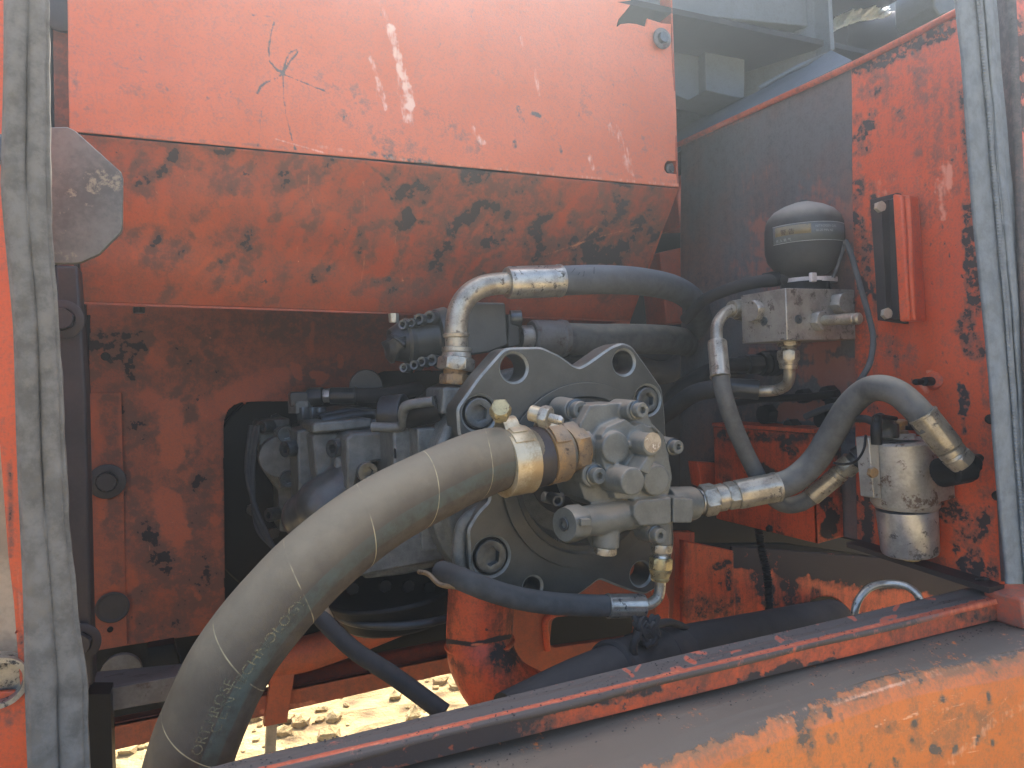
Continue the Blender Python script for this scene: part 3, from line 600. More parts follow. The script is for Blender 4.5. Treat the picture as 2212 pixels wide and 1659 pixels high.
seal('left_door_seal', 'thick dusty grey rubber seal hanging down the left opening edge', [(8, -60), (2, 400), (26, 700), (38, 1000), (48, 1300), (62, 1720)], [(104, -60), (107, 200), (112, 500), (132, 800), (150, 1130), (168, 1330), (188, 1480), (196, 1720)], .66, [(.27, .25, .6), (.72, .2, .45)], 'seal', amp=.010)
door = thing('left_door_edge', 'sunlit orange door edge flaking at the far left', 'door edge', PY(10, 900, .7))
part('edge_panel', sheet([PY(-700, -190, .7), PY(12, -190, .7), PY(70, 1720, .7), PY(-700, 1720, .7)], 230, 420, [([(22, 1000), (24, 1200)], 2, 8, .8), ([(0, 1250), (50, 1290), (52, 1480)], 4, 16, .6), ([(0, 1560), (60, 1500)], 12, 22, .5)], [([(30, 1130), (52, 1400)], 2, 6, .5)], base=-.05, cuts=[[(-100, 900), (0, 960), (18, 1200), (30, 1300), (44, 1480), (36, 1492), (-100, 1500)]]), M['wall'], door, solid=.004)
part('sunlit_ground_sheet', solidm(prism_px([(-160, 900), (40, 900), (60, 1520), (-160, 1520)], .72, .73, .735)), M['cream'], door)  # tan sheet stands in for sunlit ground seen past the door edge
placed('tube_end', cached('te', lambda: loft([(0, .02, 0), (.02, .02, 0), (.02, .016, 0), (.004, .015, 0)])), M['steel'], door, PY(-2, 1460, .71), (.2, -1, 0))
placed('tube_end', cached('te2', lambda: loft([(0, .011, 0), (.01, .011, 0), (.012, .008, 0)])), M['bolt'], door, PY(-2, 326, .698), (.2, -1, 0))

#============================================================ RAIL
Yr = .56
rail = thing('sill_rail', 'long orange angle-iron rail with sooty worn top across the opening', 'steel rail', (.45, .56, -.27))
tb = [PY(380, 1680, .61), PY(2162, 1254, .61)]
tfl = PY(1400, 1465, Yr); zt = tfl[2]
def RZ(u, v, Y): return PY(u, v, Y)
L0 = PY(480, 1700, Yr); R1 = PY(2164, 1291, Yr); B0 = PZ(420, 1664, L0[2]+.002); B1 = PZ(2158, 1254, R1[2]+.002)
zb0, zb1 = L0[2], R1[2]
rt = []
for i in range(0, 14): rt += rnd_strokes(3 if i < 6 else 6, (1000+i*90, 1240, 1120+i*90, 1470), (1, 3.5), (10, 45), (-60, 40), (-1.3, -.8), 1.2)
rt += [([(560, 1662), (900, 1585), (1400, 1467), (1800, 1373), (2160, 1290)], 2, 4, -1.6), ([(500, 1600), (900, 1500)], 4, 14, -.4)]
rs_ = [([(500, 1676), (900, 1586), (1400, 1466), (1800, 1373), (2162, 1291)], 1.2, 4, .65)]
part('top_flange', sheet([B0, B1, R1, L0], 700, 26, rt, rs_, base=.8, warp=.0006), M['railtop'], rail, solid=.006)
lowL = PY(480, 1752, Yr+.002); lowR = PY(2160, 1337, Yr+.002)
ff = [([(600, 1700), (900, 1640), (1150, 1570)], 22, 40, .45), ([(700, 1660), (1100, 1580)], 14, 16, .6), ([(1245, 1520), (1420, 1485)], 8, 8, .8), ([(1600, 1480), (1720, 1440)], 10, 8, .9), ([(1750, 1440), (1800, 1430)], 5, 6, .9), ([(2080, 1330), (2160, 1330)], 8, 12, .4), ([(1405, 1540), (1500, 1520)], 8, 10, .7), ([(1050, 1555), (1300, 1500)], 14, 10, .6)]
part('front_web', sheet([L0+[0, .0015, -.004], R1+[0, .0015, -.004], lowR, lowL], 600, 34, ff, [], base=.12), M['rail'], rail, solid=.005)
part('lug', solidm(prism_px([(2168, 1285), (2240, 1262), (2240, 1310), (2195, 1352), (2178, 1350)], .55, .53, .575)), M['railtop'], rail, bevel=.003)
def lumps(n, gen, s0, s1, mat, name, par, label):
    V = []; Fc = []
    for i in range(n):
        c = gen(); s = rng.uniform(s0, s1); bm = bmesh.new(); bmesh.ops.create_icosphere(bm, subdivisions=1, radius=s)
        for v_ in bm.verts: v_.co *= rng.uniform(.6, 1.3); v_.co.z *= .45
        bm.verts.index_update(); o = len(V); V += [(v_.co.x+c[0], v_.co.y+c[1], v_.co.z+c[2]) for v_ in bm.verts]; Fc += [tuple(v_.index+o for v_ in f.verts) for f in bm.faces]; bm.free()
    o = part(name, mesh_from(V, Fc, 60), M[mat], par); o['kind'] = 'stuff'; o['label'] = label
def onrail():
    a = rng.uniform(0, 1); b = rng.uniform(0, 1); p = lerp(lerp(B0, B1, a), lerp(L0, R1, a), b); return p+[0, 0, .0005]
lumps(500, onrail, .0004, .0011, 'blackdust', 'grit', rail, 'crumbs of soot on the rail top')
lumps(26, lambda: PY(2140+rng.normal(0, 16), 1262+rng.normal(0, 7), .585), .002, .007, 'blackdust', 'soot_clump', rail, 'caked soot at the right rail end')
ring = thing('lifting_eye', 'worn steel rod loop welded to the right of the rail', 'steel loop', PY(1920, 1290, .63))
part('rod', tube([PY(1847, 1345, .64), PY(1847, 1318, .64), PY(1858, 1290, .64), PY(1882, 1268, .64), PY(1915, 1261, .635), PY(1950, 1264, .62), PY(1978, 1280, .605), PY(1990, 1305, .6)], rm(PY(1915, 1261, .635), 8), 20), M['steel'], ring)

#============================================================ SILL (outer body)
sill = thing('body_sill', 'orange outer body sill below the rail, sooty ledge above and scraped face', 'body sill', (.5, .45, -.35))
Zs = PY(1400, 1533, Yr)[2]-.004
def SP(u, Y, z): # point at column u on the line (Y, z)
    d = ray(u, 900); x = d[0]/d[1]*Y; 
    for _ in range(6):
        q = proj(np.array([x, Y, z])); x += (u-q[0])*Y/1700
    return np.array([x, Y, z])
Ye = .435
def edge_z(x): return Zs-.006-.02*max(0, (.45-x))
rows = []
prof = [(.63, .010), (.575, .0), (.55, -.002), (.535, -.006), (.525, -.011), (.518, -.018), (.513, -.028), (.510, -.045), (.508, -.09), (.506, -.16), (.50, -.28)]
# resample the profile densely
pr_ = []
for (y0, z0), (y1, z1) in zip(prof[:-1], prof[1:]):
    n = max(3, int(math.hypot(y1-y0, z1-z0)/.0013))
    for k in range(n): pr_.append((y0+(y1-y0)*k/n, z0+(z1-z0)*k/n))
pr_.append(prof[-1]); xs = np.linspace(-.25, 1.35, 620)
vs = []
for (y, z) in pr_:
    for x in xs:
        bulge = .0022*math.sin(x*9+1)+.0014*math.sin(x*23); vs.append((x, y+bulge*(1 if y < .53 else .2)-.35*(x-.57)**2*min(1, max(0, (.56-y)/.03)), Zs+z+.0012*math.sin(x*31+y*60)))
nx = len(xs); vs = np.array(vs); P = proj(vs)
a = np.arange(len(vs)).reshape(len(pr_), nx); fs = np.stack([a[:-1, :-1], a[1:, :-1], a[1:, 1:], a[:-1, 1:]], -1).reshape(-1, 4)
ledge = np.repeat([1.0 if y > .53 else max(0, 1-(.53-y)/.017) for y, z in pr_], nx)
sd_ = [([(1180, 1650), (1250, 1635), (1340, 1615), (1480, 1600)], 14, 16, .8), ([(1300, 1570), (1400, 1600), (1640, 1570)], 10, 14, .4), ([(1745, 1600), (1755, 1680)], 12, 16, .5), ([(1760, 1520), (1900, 1500)], 2, 6, .3), ([(2000, 1600), (2100, 1560)], 20, 40, .3), ([(1900, 1575), (1935, 1570)], 8, 10, .4), ([(1720, 1480), (1740, 1610)], 6, 20, .5)]
sd_ += rnd_strokes(60, (1300, 1450, 2212, 1659), (1, 4), (4, 18), (70, 110), (.4, .9), 1.5)
ss_ = rnd_strokes(22, (1650, 1540, 2212, 1659), (.4, 1.0), (40, 200), (-38, -8), (.35, .7), 2) + [([(1640, 1560), (1800, 1515), (2000, 1465), (2212, 1400)], 2, 7, .5), ([(2050, 1650), (2150, 1560), (2212, 1520)], 4, 16, .6), ([(2100, 1420), (1900, 1490), (1700, 1560)], 1, 5, .5)]
part('sill_sheet', mesh_from(vs, fs.tolist(), 60, attrs={'dirt': wear(P, sd_, 0)+ledge*1.15, 'scrape': wear(P, ss_, 0)}), M['sill'], sill, solid=.004)
lumps(300, lambda: np.array([rng.uniform(-.1, 1.1), rng.uniform(.535, .56), Zs+.0]), .0004, .0012, 'blackdust', 'grit', sill, 'soot crumbs on the sill ledge')

#============================================================ RIGHT WALL
Xw = .9
rw = thing('side_wall_plate', 'tall bright orange side plate with peeling black patches', 'side plate', (.9, .68, .1))
wd_ = [([(1850, 140), (1960, 95), (2080, 45)], 16, 14, .8), ([(1845, 205), (1880, 195)], 8, 14, .4), ([(1850, 262), (1885, 245)], 6, 10, .5), ([(1850, 300), (1878, 270)], 10, 8, .8), ([(1855, 330), (1875, 315)], 7, 10, .7), ([(1848, 360), (1850, 480)], 5, 16, .55), ([(1862, 400), (1890, 420)], 10, 18, .5), ([(1855, 480), (1870, 620)], 12, 10, .75), ([(1885, 430), (1890, 640)], 5, 10, .5), ([(1900, 745), (1960, 765)], 14, 20, .45),
       ([(2080, 200), (2095, 420)], 4, 12, .7), ([(2095, 450), (2105, 640)], 14, 8, .9), ([(2100, 660), (2085, 720), (2110, 760)], 16, 12, .8), ([(2078, 840), (2080, 885)], 9, 5, 1.2), ([(2080, 905), (2083, 935)], 3, 4, .8), ([(2100, 960), (2110, 1000)], 5, 6, .8), ([(2040, 420), (1990, 470)], 10, 30, .35), ([(2110, 1020), (2125, 1100)], 3, 8, .5),
       ([(2050, 1100), (2110, 1130), (2080, 1180), (2100, 1220)], 22, 12, .85), ([(1880, 1090), (1880, 1180)], 6, 14, .9), ([(1860, 1080), (1860, 1180)], 12, 14, .7), ([(1880, 1200), (2150, 1240)], 10, 16, .45), ([(1935, 770), (1945, 830)], 3, 6, .5), ([(1890, 640), (1890, 830)], 3, 7, .4), ([(1850, 620), (1852, 820)], 18, 14, .6), ([(2000, 300), (2000, 420)], 8, 30, .2), ([(1850, 60), (2000, 180)], 60, 80, .25), ([(2130, 800), (2140, 1250)], 8, 14, .4), ([(1930, 980), (1890, 1010)], 10, 10, .6), ([(1880, 870), (1900, 900)], 8, 10, .5)]
wd_ += rnd_strokes(60, (1850, 180, 2140, 1230), (.4, 1.4), (2, 9), (70, 110), (.6, 1.1), 1.5) + rnd_strokes(40, (1860, 150, 2110, 500), (4, 12), (10, 60), (75, 105), (-.1, .4), 2)
ws_ = [([(1960, 1010), (2010, 1100)], 1, 3, .5), ([(2010, 806), (2022, 830)], 6, 5, .9), ([(1990, 828), (2000, 845)], 5, 5, .8), ([(1855, 455), (1860, 480), (1870, 500)], 1, 3, .6)] + rnd_strokes(20, (1860, 250, 2080, 420), (2, 6), (40, 120), (85, 95), (.2, .4), 2)
wp = [PX(1838, 142, Xw), PX(2112, 5, Xw), PX(2160, 1262, Xw), PX(1852, 1164, Xw)]
part('plate', sheet(wp, 150, 640, wd_, ws_, base=0.0, warp=.0008), M['wall'], rw, solid=.005)
part('top_edge', tube([PX(u, v, Xw-.003) for u, v in ((1455, 317), (1600, 250), (1838, 142), (2112, 3))], .005, 10, n=4), M['rail'], rw)
part('near_flange', sheet([PX(2104, 5, Xw-.004), PX(2116, 0, Xw-.004), PX(2168, 1262, Xw-.004), PX(2158, 1262, Xw-.004)], 6, 300, [], [], base=.1), M['wall'], rw, solid=.006)
sw = thing('rear_side_plate', 'dark rear side plate behind the round accumulator', 'side plate', (.9, .95, .1))
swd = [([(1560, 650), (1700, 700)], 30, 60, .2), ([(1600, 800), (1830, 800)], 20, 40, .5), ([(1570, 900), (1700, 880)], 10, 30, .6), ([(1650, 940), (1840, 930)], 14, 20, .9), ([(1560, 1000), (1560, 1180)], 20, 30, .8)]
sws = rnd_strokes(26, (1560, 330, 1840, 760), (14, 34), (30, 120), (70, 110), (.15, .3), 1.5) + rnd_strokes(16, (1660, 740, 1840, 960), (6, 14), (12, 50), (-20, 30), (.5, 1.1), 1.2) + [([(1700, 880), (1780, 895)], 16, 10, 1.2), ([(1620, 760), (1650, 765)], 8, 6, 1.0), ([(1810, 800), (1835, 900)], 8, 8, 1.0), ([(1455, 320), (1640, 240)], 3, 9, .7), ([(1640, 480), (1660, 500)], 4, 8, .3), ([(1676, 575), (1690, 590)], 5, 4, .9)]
part('plate', sheet([PX(1470, 312, Xw+.002), PX(1840, 143, Xw+.002), PX(1853, 1166, Xw+.002), PX(1470, 1100, Xw+.002)], 150, 330, swd, sws, base=.0, warp=.0008), M['darkwall'], sw, solid=.005)
# chipped orange lumps/brackets at upper left of that plate
cb = thing('rusty_mount_bracket', 'stacked chipped orange brackets behind the shroud corner', 'bracket', PY(1500, 460, 1.22))
for pts in ([(1462, 420), (1475, 375), (1565, 365), (1556, 488), (1470, 490)], [(1425, 545), (1470, 535), (1562, 530), (1572, 690), (1440, 700)]):
    part('block', solidm(prism_px(pts, 1.18, 1.18, 1.25)), M['under'], cb, bevel=.003)

# upper right steelwork with the glare veil in its paint colour
ur = thing('pale_frame_post', 'pale blue-grey vertical frame plate at the top right', 'frame plate', PY(1700, 100, 1.0))
part('post_plate', sheet([PY(1480, -60, 1.25), PY(1776, -60, 1.0), PY(1790, 140, 1.0), PY(1460, 330, 1.3)], 60, 60, [], [([(1600, 20), (1690, 30)], 6, 14, .5)], base=.0), M['hazepanel'], ur, solid=.006)
part('post_edge', solidm(prism_px([(1776, -60), (1785, -60), (1794, 112), (1785, 112)], .995, .985, 1.02)), M['hazepanel'], ur, bevel=.001)
part('ledge', solidm(([PX(1450, 318, .9), PX(1840, 130, .9), PX(1795, 108, 1.02), PX(1640, 196, 1.02), PX(1440, 290, 1.02)]+[PX(u, v, x)+np.array([0, 0, -.005]) for u, v, x in ((1450, 318, .9), (1840, 130, .9), (1795, 108, 1.02), (1640, 196, 1.02), (1440, 290, 1.02))], [(0, 1, 2, 3, 4), (9, 8, 7, 6, 5)]+[(i, (i+1) % 5, (i+1) % 5+5, i+5) for i in range(5)])), M['hazepanel'], ur)
part('weld', tube([PY(1640, 190, 1.0), PY(1700, 158, .96), PY(1760, 128, .93), PY(1800, 116, .9)], .004, 10, n=6, bump=.3), M['hazepanel'], ur)
gb = thing('pale_junction_box', 'pale grey steel box hanging behind the shroud washer', 'box', PY(1540, 120, 1.12))
part('side_face', solidm(prism_px([(1452, 70), (1525, 40), (1525, 195), (1487, 217), (1458, 205)], 1.12, 1.12, 1.2)), M['hazepanel'], gb, bevel=.002)
part('front_face', solidm(prism_px([(1522, 40), (1610, 57), (1608, 210), (1600, 212), (1525, 195)], 1.1, 1.1, 1.2)), M['hazepanel'], gb, bevel=.002)
mf = thing('metal_strip', 'crumpled metal strip coloured bright as if sunlit in the dark top gap', 'metal strip', PY(1860, 40, 1.3))
pa = [(1792, 60), (1805, 42), (1830, 28), (1860, 20), (1890, 16), (1912, 14), (1920, 28), (1912, 38)]
vs = []; fs = []
up_e = catmull([PY(u, v, 1.22) for u, v in ((1790, 62), (1800, 42), (1828, 26), (1865, 18), (1905, 13), (1921, 18))], 8)
lo_e = catmull([PY(u, v, 1.20) for u, v in ((1796, 68), (1812, 60), (1838, 50), (1870, 42), (1905, 38), (1921, 30))], 8)
for k, (a_, b_) in enumerate(zip(up_e, lo_e)):
    for j in range(7): t_ = j/6; vs.append(lerp(a_, b_, t_)+np.array([0, .006*math.sin(k*1.3+j*2)+.004*math.sin(k*.6+j), 0]))
for k in range(len(up_e)-1):
    for j in range(6): q = k*7+j; fs.append((q, q+1, q+8, q+7))
part('strip', mesh_from(vs, fs, 60), M['sunmetal'], mf, solid=.003)
part('housing', tube([PY(1795, 85, 1.3), PY(1860, 78, 1.3), PY(1930, 70, 1.3)], .05, 32, n=4), M['black'], mf)
tr = thing('top_cross_panel', 'dull blue-grey panel spanning the top right gap', 'panel', PY(1950, 30, 1.5))
part('panel', sheet([PY(1770, -80, 1.5), PY(2180, -80, 1.5), PY(2180, 130, 1.5), PY(1770, 200, 1.5)], 20, 20, [([(1790, 90), (1900, 150)], 60, 80, .5)], []), M['hazepanel'], tr, solid=.004)
part('stub', solidm(prism_px([(2016, -60), (2080, -60), (2068, 22), (2030, 34), (2018, 14)], 1.1, 1.1, 1.2)), M['hazepanel'], tr, bevel=.004)

# near right frame: post + seal
rp = thing('right_door_post', 'dark painted door post inside the right seal', 'door post', PY(2150, 600, .5))
part('post_face', sheet([PX(2095, -60, .885), PX(2175, -60, .83), PX(2232, 1262, .83), PX(2162, 1256, .885)], 40, 340, [([(2110, 0), (2200, 900)], 60, 20, .3)], [([(2170, 1050), (2190, 1230)], 14, 22, .35)], base=.2), M['darkwall'], rp, solid=.008)
seal('right_door_seal', 'ribbed grey rubber seal running down the right opening edge', [(2062, -60), (2078, 100), (2120, 600), (2148, 900), (2176, 1240), (2176, 1262)], [(2146, -60), (2160, 100), (2205, 560), (2222, 800), (2250, 1240), (2250, 1262)], .5, [(.56, .09, .7), (.76, .12, .8), (.25, .25, .2)], 'sealr', amp=.006, rib=.0004)
ro = thing('right_outer_door', 'dim orange door skin beyond the right seal', 'door edge', PY(2230, 200, .52))
part('skin', sheet([PY(2120, -60, .53), PY(2360, -60, .53), PY(2400, 1262, .53), PY(2215, 1262, .53)], 40, 200, [([(2170, 0), (2212, 500)], 20, 30, .6), ([(2200, 60), (2212, 260)], 20, 10, .6)], []), M['wall'], ro, solid=.006)

# slotted mounting bracket
sb = thing('slotted_bracket', 'black slotted bracket bolted to the orange side plate', 'bracket', PX(1930, 560, .885))
def xprism(pxs, X, x0, x1):
    P_ = [PX(u, v, X) for u, v in pxs]; n = len(P_)
    return [(x0, p[1], p[2]) for p in P_]+[(x1, p[1], p[2]) for p in P_], [tuple(range(n)), tuple(range(2*n-1, n-1, -1))]+[(i, i+n, (i+1) % n+n, (i+1) % n) for i in range(n)]
part('backing_bar', solidm(xprism([(1884, 432), (1942, 417), (1958, 700), (1902, 692)], .893, .888, .8985)), M['bracket'], sb, bevel=.001)
part('face_bar', solidm(prism_px([(1889, 440), (1916, 432), (1924, 690), (1902, 692)], .70, .690, .705)), M['bracket'], sb, bevel=.0008)
part('face_bar', solidm(prism_px([(1920, 432), (1940, 424), (1950, 690), (1927, 690)], .69, .680, .70)), M['bracket'], sb, bevel=.0008)
part('orange_bar', solidm(xprism([(1938, 420), (1960, 422), (1976, 694), (1953, 695)], .875, .865, .8985)), M['wall'], sb, bevel=.003)
part('weld_bead', tube([PX(1962, 425, .87), PX(1966, 500, .868), PX(1971, 620, .868), PX(1975, 690, .87)], .0036, 12, n=14, bump=.18), M['wall'], sb)
for u, v in ((1898, 448), (1912, 678)): hex_head(sb, PY(u, v, .685), (-.25, -1, .05), .0078, .006, mat='boltface', name='bolt')
st = thing('weld_stud', 'short black threaded stud with nut on orange plate', 'stud', PX(2000, 824, .88))
nut(st, PX(2012, 824, .888), PX(1996, 824, .872), .0065, 'black', spin=.1)
placed('stud', cached('stud', lambda: loft([(0, .0042, 0), (.022, .0042, 0), (.024, .0036, 0), (.025, .001, 0)])), M['black'], st, PX(1998, 824, .88), (-1, -.15, 0))
part('weld_pad', solidm(cyl_vf(PX(2020, 822, .9), PX(2020, 822, .893), .013, .009, 14)), M['wall'], st)
for u, v in ((2141, 905), (2156, 1070)):
    p = PX(u, v, .895); s_ = thing('edge_screw', 'small black screw beside the right post, '+('upper one' if v < 1000 else 'lower one'), 'screw', p, 'screws beside the right post')
    placed('head', cached('scr', lambda: loft([(0, .006, 0), (.005, .006, 0), (.007, .004, 0)])), M['black'], s_, p, (-1, -.4, 0))

#============================================================ ACCUMULATOR + MANIFOLD
KM = .9085
def PYK(u, v, Y): return PY(u, v, Y*KM)
mb = thing('valve_manifold', 'square aluminium valve manifold under the round accumulator', 'valve block', PYK(1720, 680, .85))
# corner edge at px 1700: front face along -Y, left face along -X
Yc = .82
c0 = PYK(1697, 622, Yc); c1 = PYK(1710, 735, Yc); r0 = PYK(1846, 620, Yc); r1_ = PYK(1848, 730, Yc); Xc = c0[0]
zt_, zb_ = c0[2], c1[2]; xr = (r0[0]+r1_[0])/2; yb = PX(1600, 640, Xc)[1]
Yq_ = Yc*KM; part('block', solidm(([(Xc, Yq_, zt_), (xr, Yq_, zt_), (xr, yb, zt_), (Xc, yb, zt_), (Xc, Yq_, zb_), (xr, Yq_, zb_), (xr, yb, zb_), (Xc, yb, zb_)], [(0, 1, 2, 3), (7, 6, 5, 4), (0, 4, 5, 1), (1, 5, 6, 2), (2, 6, 7, 3), (3, 7, 4, 0)])), M['alu'], mb, bevel=.0012)
for (u, v, ax) in ((1651, 694, (-1, 0, 0)), (1724, 690, (0, -1, 0))):
    p = PX(u, v, Xc-.0) if ax[0] else PYK(u, v, Yc)
    socket_bolt(mb, p, ax, .0062, .0018, hexr=.4)
pb = PYK(1808, 656, Yc); nut(mb, pb+[0, .001, 0], pb+[0, -.016, 0], .0155, 'alu', 'plug')
pn = PYK(1765, 694, Yc); nut(mb, pn+[0, .001, 0], pn+[0, -.012, .0], .0145, 'alu', 'hex_nut')
q1 = PYK(1845, 688, .775); q0 = pn+[0, -.010, 0]
q1 = PYK(1780, 693, .79); q2 = PYK(1858, 688, .745)
fit_part(mb, 'valve_stem', q0, q2, [(0, .006, 0), (.05, .0072, 0), (.55, .0072, 0), (.56, .0078, 0), (.86, .0078, 0), (.88, .0066, 0), (.9, .0078, 0), (.97, .0078, 0), (1, .005, 0)], 'zinc')
acc = thing('accumulator', 'dusty black ball-shaped accumulator with faded warning label', 'accumulator', PYK(1740, 600, .86))
ab = PYK(1738, 600, .885); s_px = float(np.dot(ab, F))/FOC
at_ = [(0, 28), (6, 44), (18, 62), (35, 75), (55, 80.5), (75, 81), (100, 80.5), (115, 79), (130, 73), (142, 62), (152, 44), (160, 22), (162, 10), (166, 9), (167, 2)]
me = loft([(a_*s_px, b_*s_px, 0) for a_, b_ in at_], 64, 60); placed('dome', me, M['dome'], acc, ab, (.02, 0, 1))
placed('neck', loft([(-.02, 26*s_px, 0), (.0, 26*s_px, 0)], 32), M['black'], acc, ab, (0, 0, 1))
# label strips wrapped round the dome
def wrap(parent, name, a0, a1, h0, h1, r, mat, lift=.0006, slope=0.0, n=28):
    vs = []; fs = []
    for i in range(n+1):
        a_ = a0+(a1-a0)*i/n; hh = slope*(a_-a0)
        for h in (h0+hh, h1+hh): vs.append((ab[0]+(r+lift)*math.cos(a_), ab[1]+(r+lift)*math.sin(a_), ab[2]+h))
    for i in range(n): fs.append((2*i, 2*i+2, 2*i+3, 2*i+1))
    return part(name, mesh_from(vs, fs, 60), M[mat], parent, solid=.0002)
rr = 81*s_px
A0 = math.atan2(-math.cos(yaw), -math.sin(yaw))       # towards the camera
lab = wrap(acc, 'warning_label', A0-1.2, A0+.95, 66*s_px, 104*s_px, rr, 'labelgrey')
wrap(lab, 'yellow_field', A0-1.12, A0-.2, 82*s_px, 101*s_px, rr, 'labelyellow', .001)
for h in (66, 103.5): wrap(lab, 'border_line', A0-1.2, A0+.95, h*s_px, (h+1.2)*s_px, rr, 'labelline', .001)
def textmesh(body, size, bold=0.0):
    cu = bpy.data.curves.new('t', 'FONT'); cu.body = body; cu.size = size; cu.offset = bold; cu.resolution_u = 3
    o = bpy.data.objects.new('t', cu); col.objects.link(o); dg = bpy.context.evaluated_depsgraph_get()
    me = bpy.data.meshes.new_from_object(o.evaluated_get(dg)); bpy.data.objects.remove(o); return me
def wraptext(parent, body, size, a0, h0, r, mat):
    me = textmesh(body, size)
    for v in me.vertices:
        a_ = a0+v.co.x/r; v.co = (ab[0]+(r)*math.cos(a_), ab[1]+(r)*math.sin(a_), ab[2]+h0+v.co.y)
    return part('lettering', me, M[mat], parent)
wraptext(lab, '警 告', .0092, A0-.95, 84*s_px, rr+.0016, 'bracket')
wraptext(lab, '充 入 氮 气', .0050, A0-1.1, 70*s_px, rr+.0012, 'labelline')
wraptext(lab, 'NITROGEN GAS', .0046, A0-.1, 93*s_px, rr+.0012, 'labelline')
wraptext(lab, '10-20 MPa N2', .0046, A0-.1, 84*s_px, rr+.0012, 'labelline')
ct = thing('cable_tie', 'white nylon cable tie round the accumulator neck', 'cable tie', ab+[0, 0, -.005])
vs = []; fs = []
for i in range(49):
    a_ = 2*math.pi*i/48
    for rr_, h in ((54*s_px, -11), (54*s_px, -1), (50*s_px, -1), (50*s_px, -11)): vs.append((ab[0]+.012+rr_*math.cos(a_)*1.0, ab[1]+rr_*math.sin(a_), ab[2]+h*s_px+.0015*math.sin(a_)))
for i in range(48):
    for j in range(4): fs.append((4*i+j, 4*i+(j+1) % 4, 4*i+4+(j+1) % 4, 4*i+4+j))
part('strap', solidm((vs, fs)), M['white'], ct)
hp = PYK(1756, 599, .84); part('tie_head', solidm(box_mesh(hp, (.010, .006, .013))), M['white'], ct, bevel=.001)
part('black_band', solidm(cyl_vf(ab+[.0, 0, -.028], ab+[0, 0, -.008], 50*s_px, 50*s_px, 40)), M['black'], ct)
# left elbow + ferrule + hose from manifold
Yl = .90
h1 = thing('manifold_hose', 'thin dusty grey hose curving down from the left manifold elbow', 'hydraulic hose', PYK(1555, 760, .88))
e0 = PX(1625, 674, Xc); 
nut(h1, PX(1636, 672, Xc)+[0, 0, 0], PX(1622, 672, Xc-.012), .0165, 'alu')
pe = [PX(1612, 672, Xc-.014), PYK(1585, 669, .93), PYK(1565, 678, .925), PYK(1550, 700, .915), PYK(1548, 725, .91), PYK(1550, 742, .905)]
pe[0] = PYK(1618, 670, .935)
part('elbow_pipe', tube(pe, rm(pe[2], 12.5), 24), M['zinc'], h1)
nut(h1, PYK(1618, 672, .94), PYK(1590, 668, .93), .0165, 'zinc'); fit_part(h1, 'collar', PYK(1592, 668, .931), PYK(1580, 668, .93), [(0, .0125, 0), (.3, .0135, 0), (1, .0125, 0)], 'zinc')
f0 = PYK(1549, 738, .905); f1 = PYK(1556, 815, .885); ferrule(h1, f0, f1, rm(f0, 21), 'zinc')
hp_ = [PYK(1556, 812, .885), PY(1566, 860, .80), PY(1590, 930, .80), PY(1622, 1000, .80), PY(1655, 1060, .80), PY(1690, 1088, .79), PY(1725, 1088, .775), PY(1765, 1066, .757)]
part('hose', tube(hp_, rm(hp_[0], 18.5), 24, rf=lambda s, L: rm(hp_[0], 18.5)), M['hosegrey'], h1)
g0 = PY(1752, 1074, .76); g1 = PY(1808, 1028, .735); ferrule(h1, g0, g1, rm(g0, 20), 'zinc')
fit_part(h1, 'collar', g1, PY(1824, 1013, .726), [(0, .010, 0), (.1, .0125, 0), (.5, .0128, 0), (.55, .0105, 0), (.7, .0105, 0), (1, .012, 0)], 'zinc')
nut(h1, PY(1822, 1014, .727), PY(1842, 996, .716), .0165, 'zinc')
fit_part(h1, 'adapter', PY(1838, 1000, .718), PY(1882, 972, .700), [(0, .011, 0), (.25, .013, 0), (.3, .0155, 0), (.9, .0155, 0), (1, .012, 0)], 'darkcast')
part('wire_clip', tube([PY(1870, 940, .66), PY(1866, 970, .655), PY(1850, 995, .65), (PY(1825, 1003, .648)), PY(1800, 1000, .655)], .0016, 10), M['black'], h1)
# lower elbow under manifold
h2 = thing('lower_elbow_fitting', 'oily elbow fitting and ferrule below the manifold', 'pipe fitting', PYK(1690, 780, .9))
nut(h2, PYK(1704, 734, .865), PYK(1704, 748, .865), .0165, 'alu'); fit_part(h2, 'thread', PYK(1704, 748, .865), PYK(1704, 760, .865), [(0, .010, 0), (.2, .0105, 0), (.3, .0098, 0), (.5, .0105, 0), (.6, .0098, 0), (1, .0105, 0)], 'steel')
nut(h2, PYK(1703, 757, .865), PYK(1703, 780, .865), .0158, 'zinc'); fit_part(h2, 'collar', PYK(1703, 779, .865), PYK(1703, 797, .865), [(0, .014, 0), (.5, .0125, 0), (.55, .013, 0), (1, .012, 0)], 'zinc')
pe = [PYK(1705, 792, .865), PYK(1705, 812, .868), PYK(1698, 832, .88), PYK(1675, 843, .9), PYK(1640, 845, .92), PYK(1620, 844, .93)]
part('elbow_pipe', tube(pe, .0082, 22), M['zinc'], h2); ferrule(h2, PYK(1640, 842, .92), PYK(1560, 836, .96), .0155, 'darkcast')
part('hose', tube([PYK(1572, 838, .955), PYK(1500, 850, 1.0), PYK(1430, 900, 1.08)], .014, 18), M['blackdust'], h2)
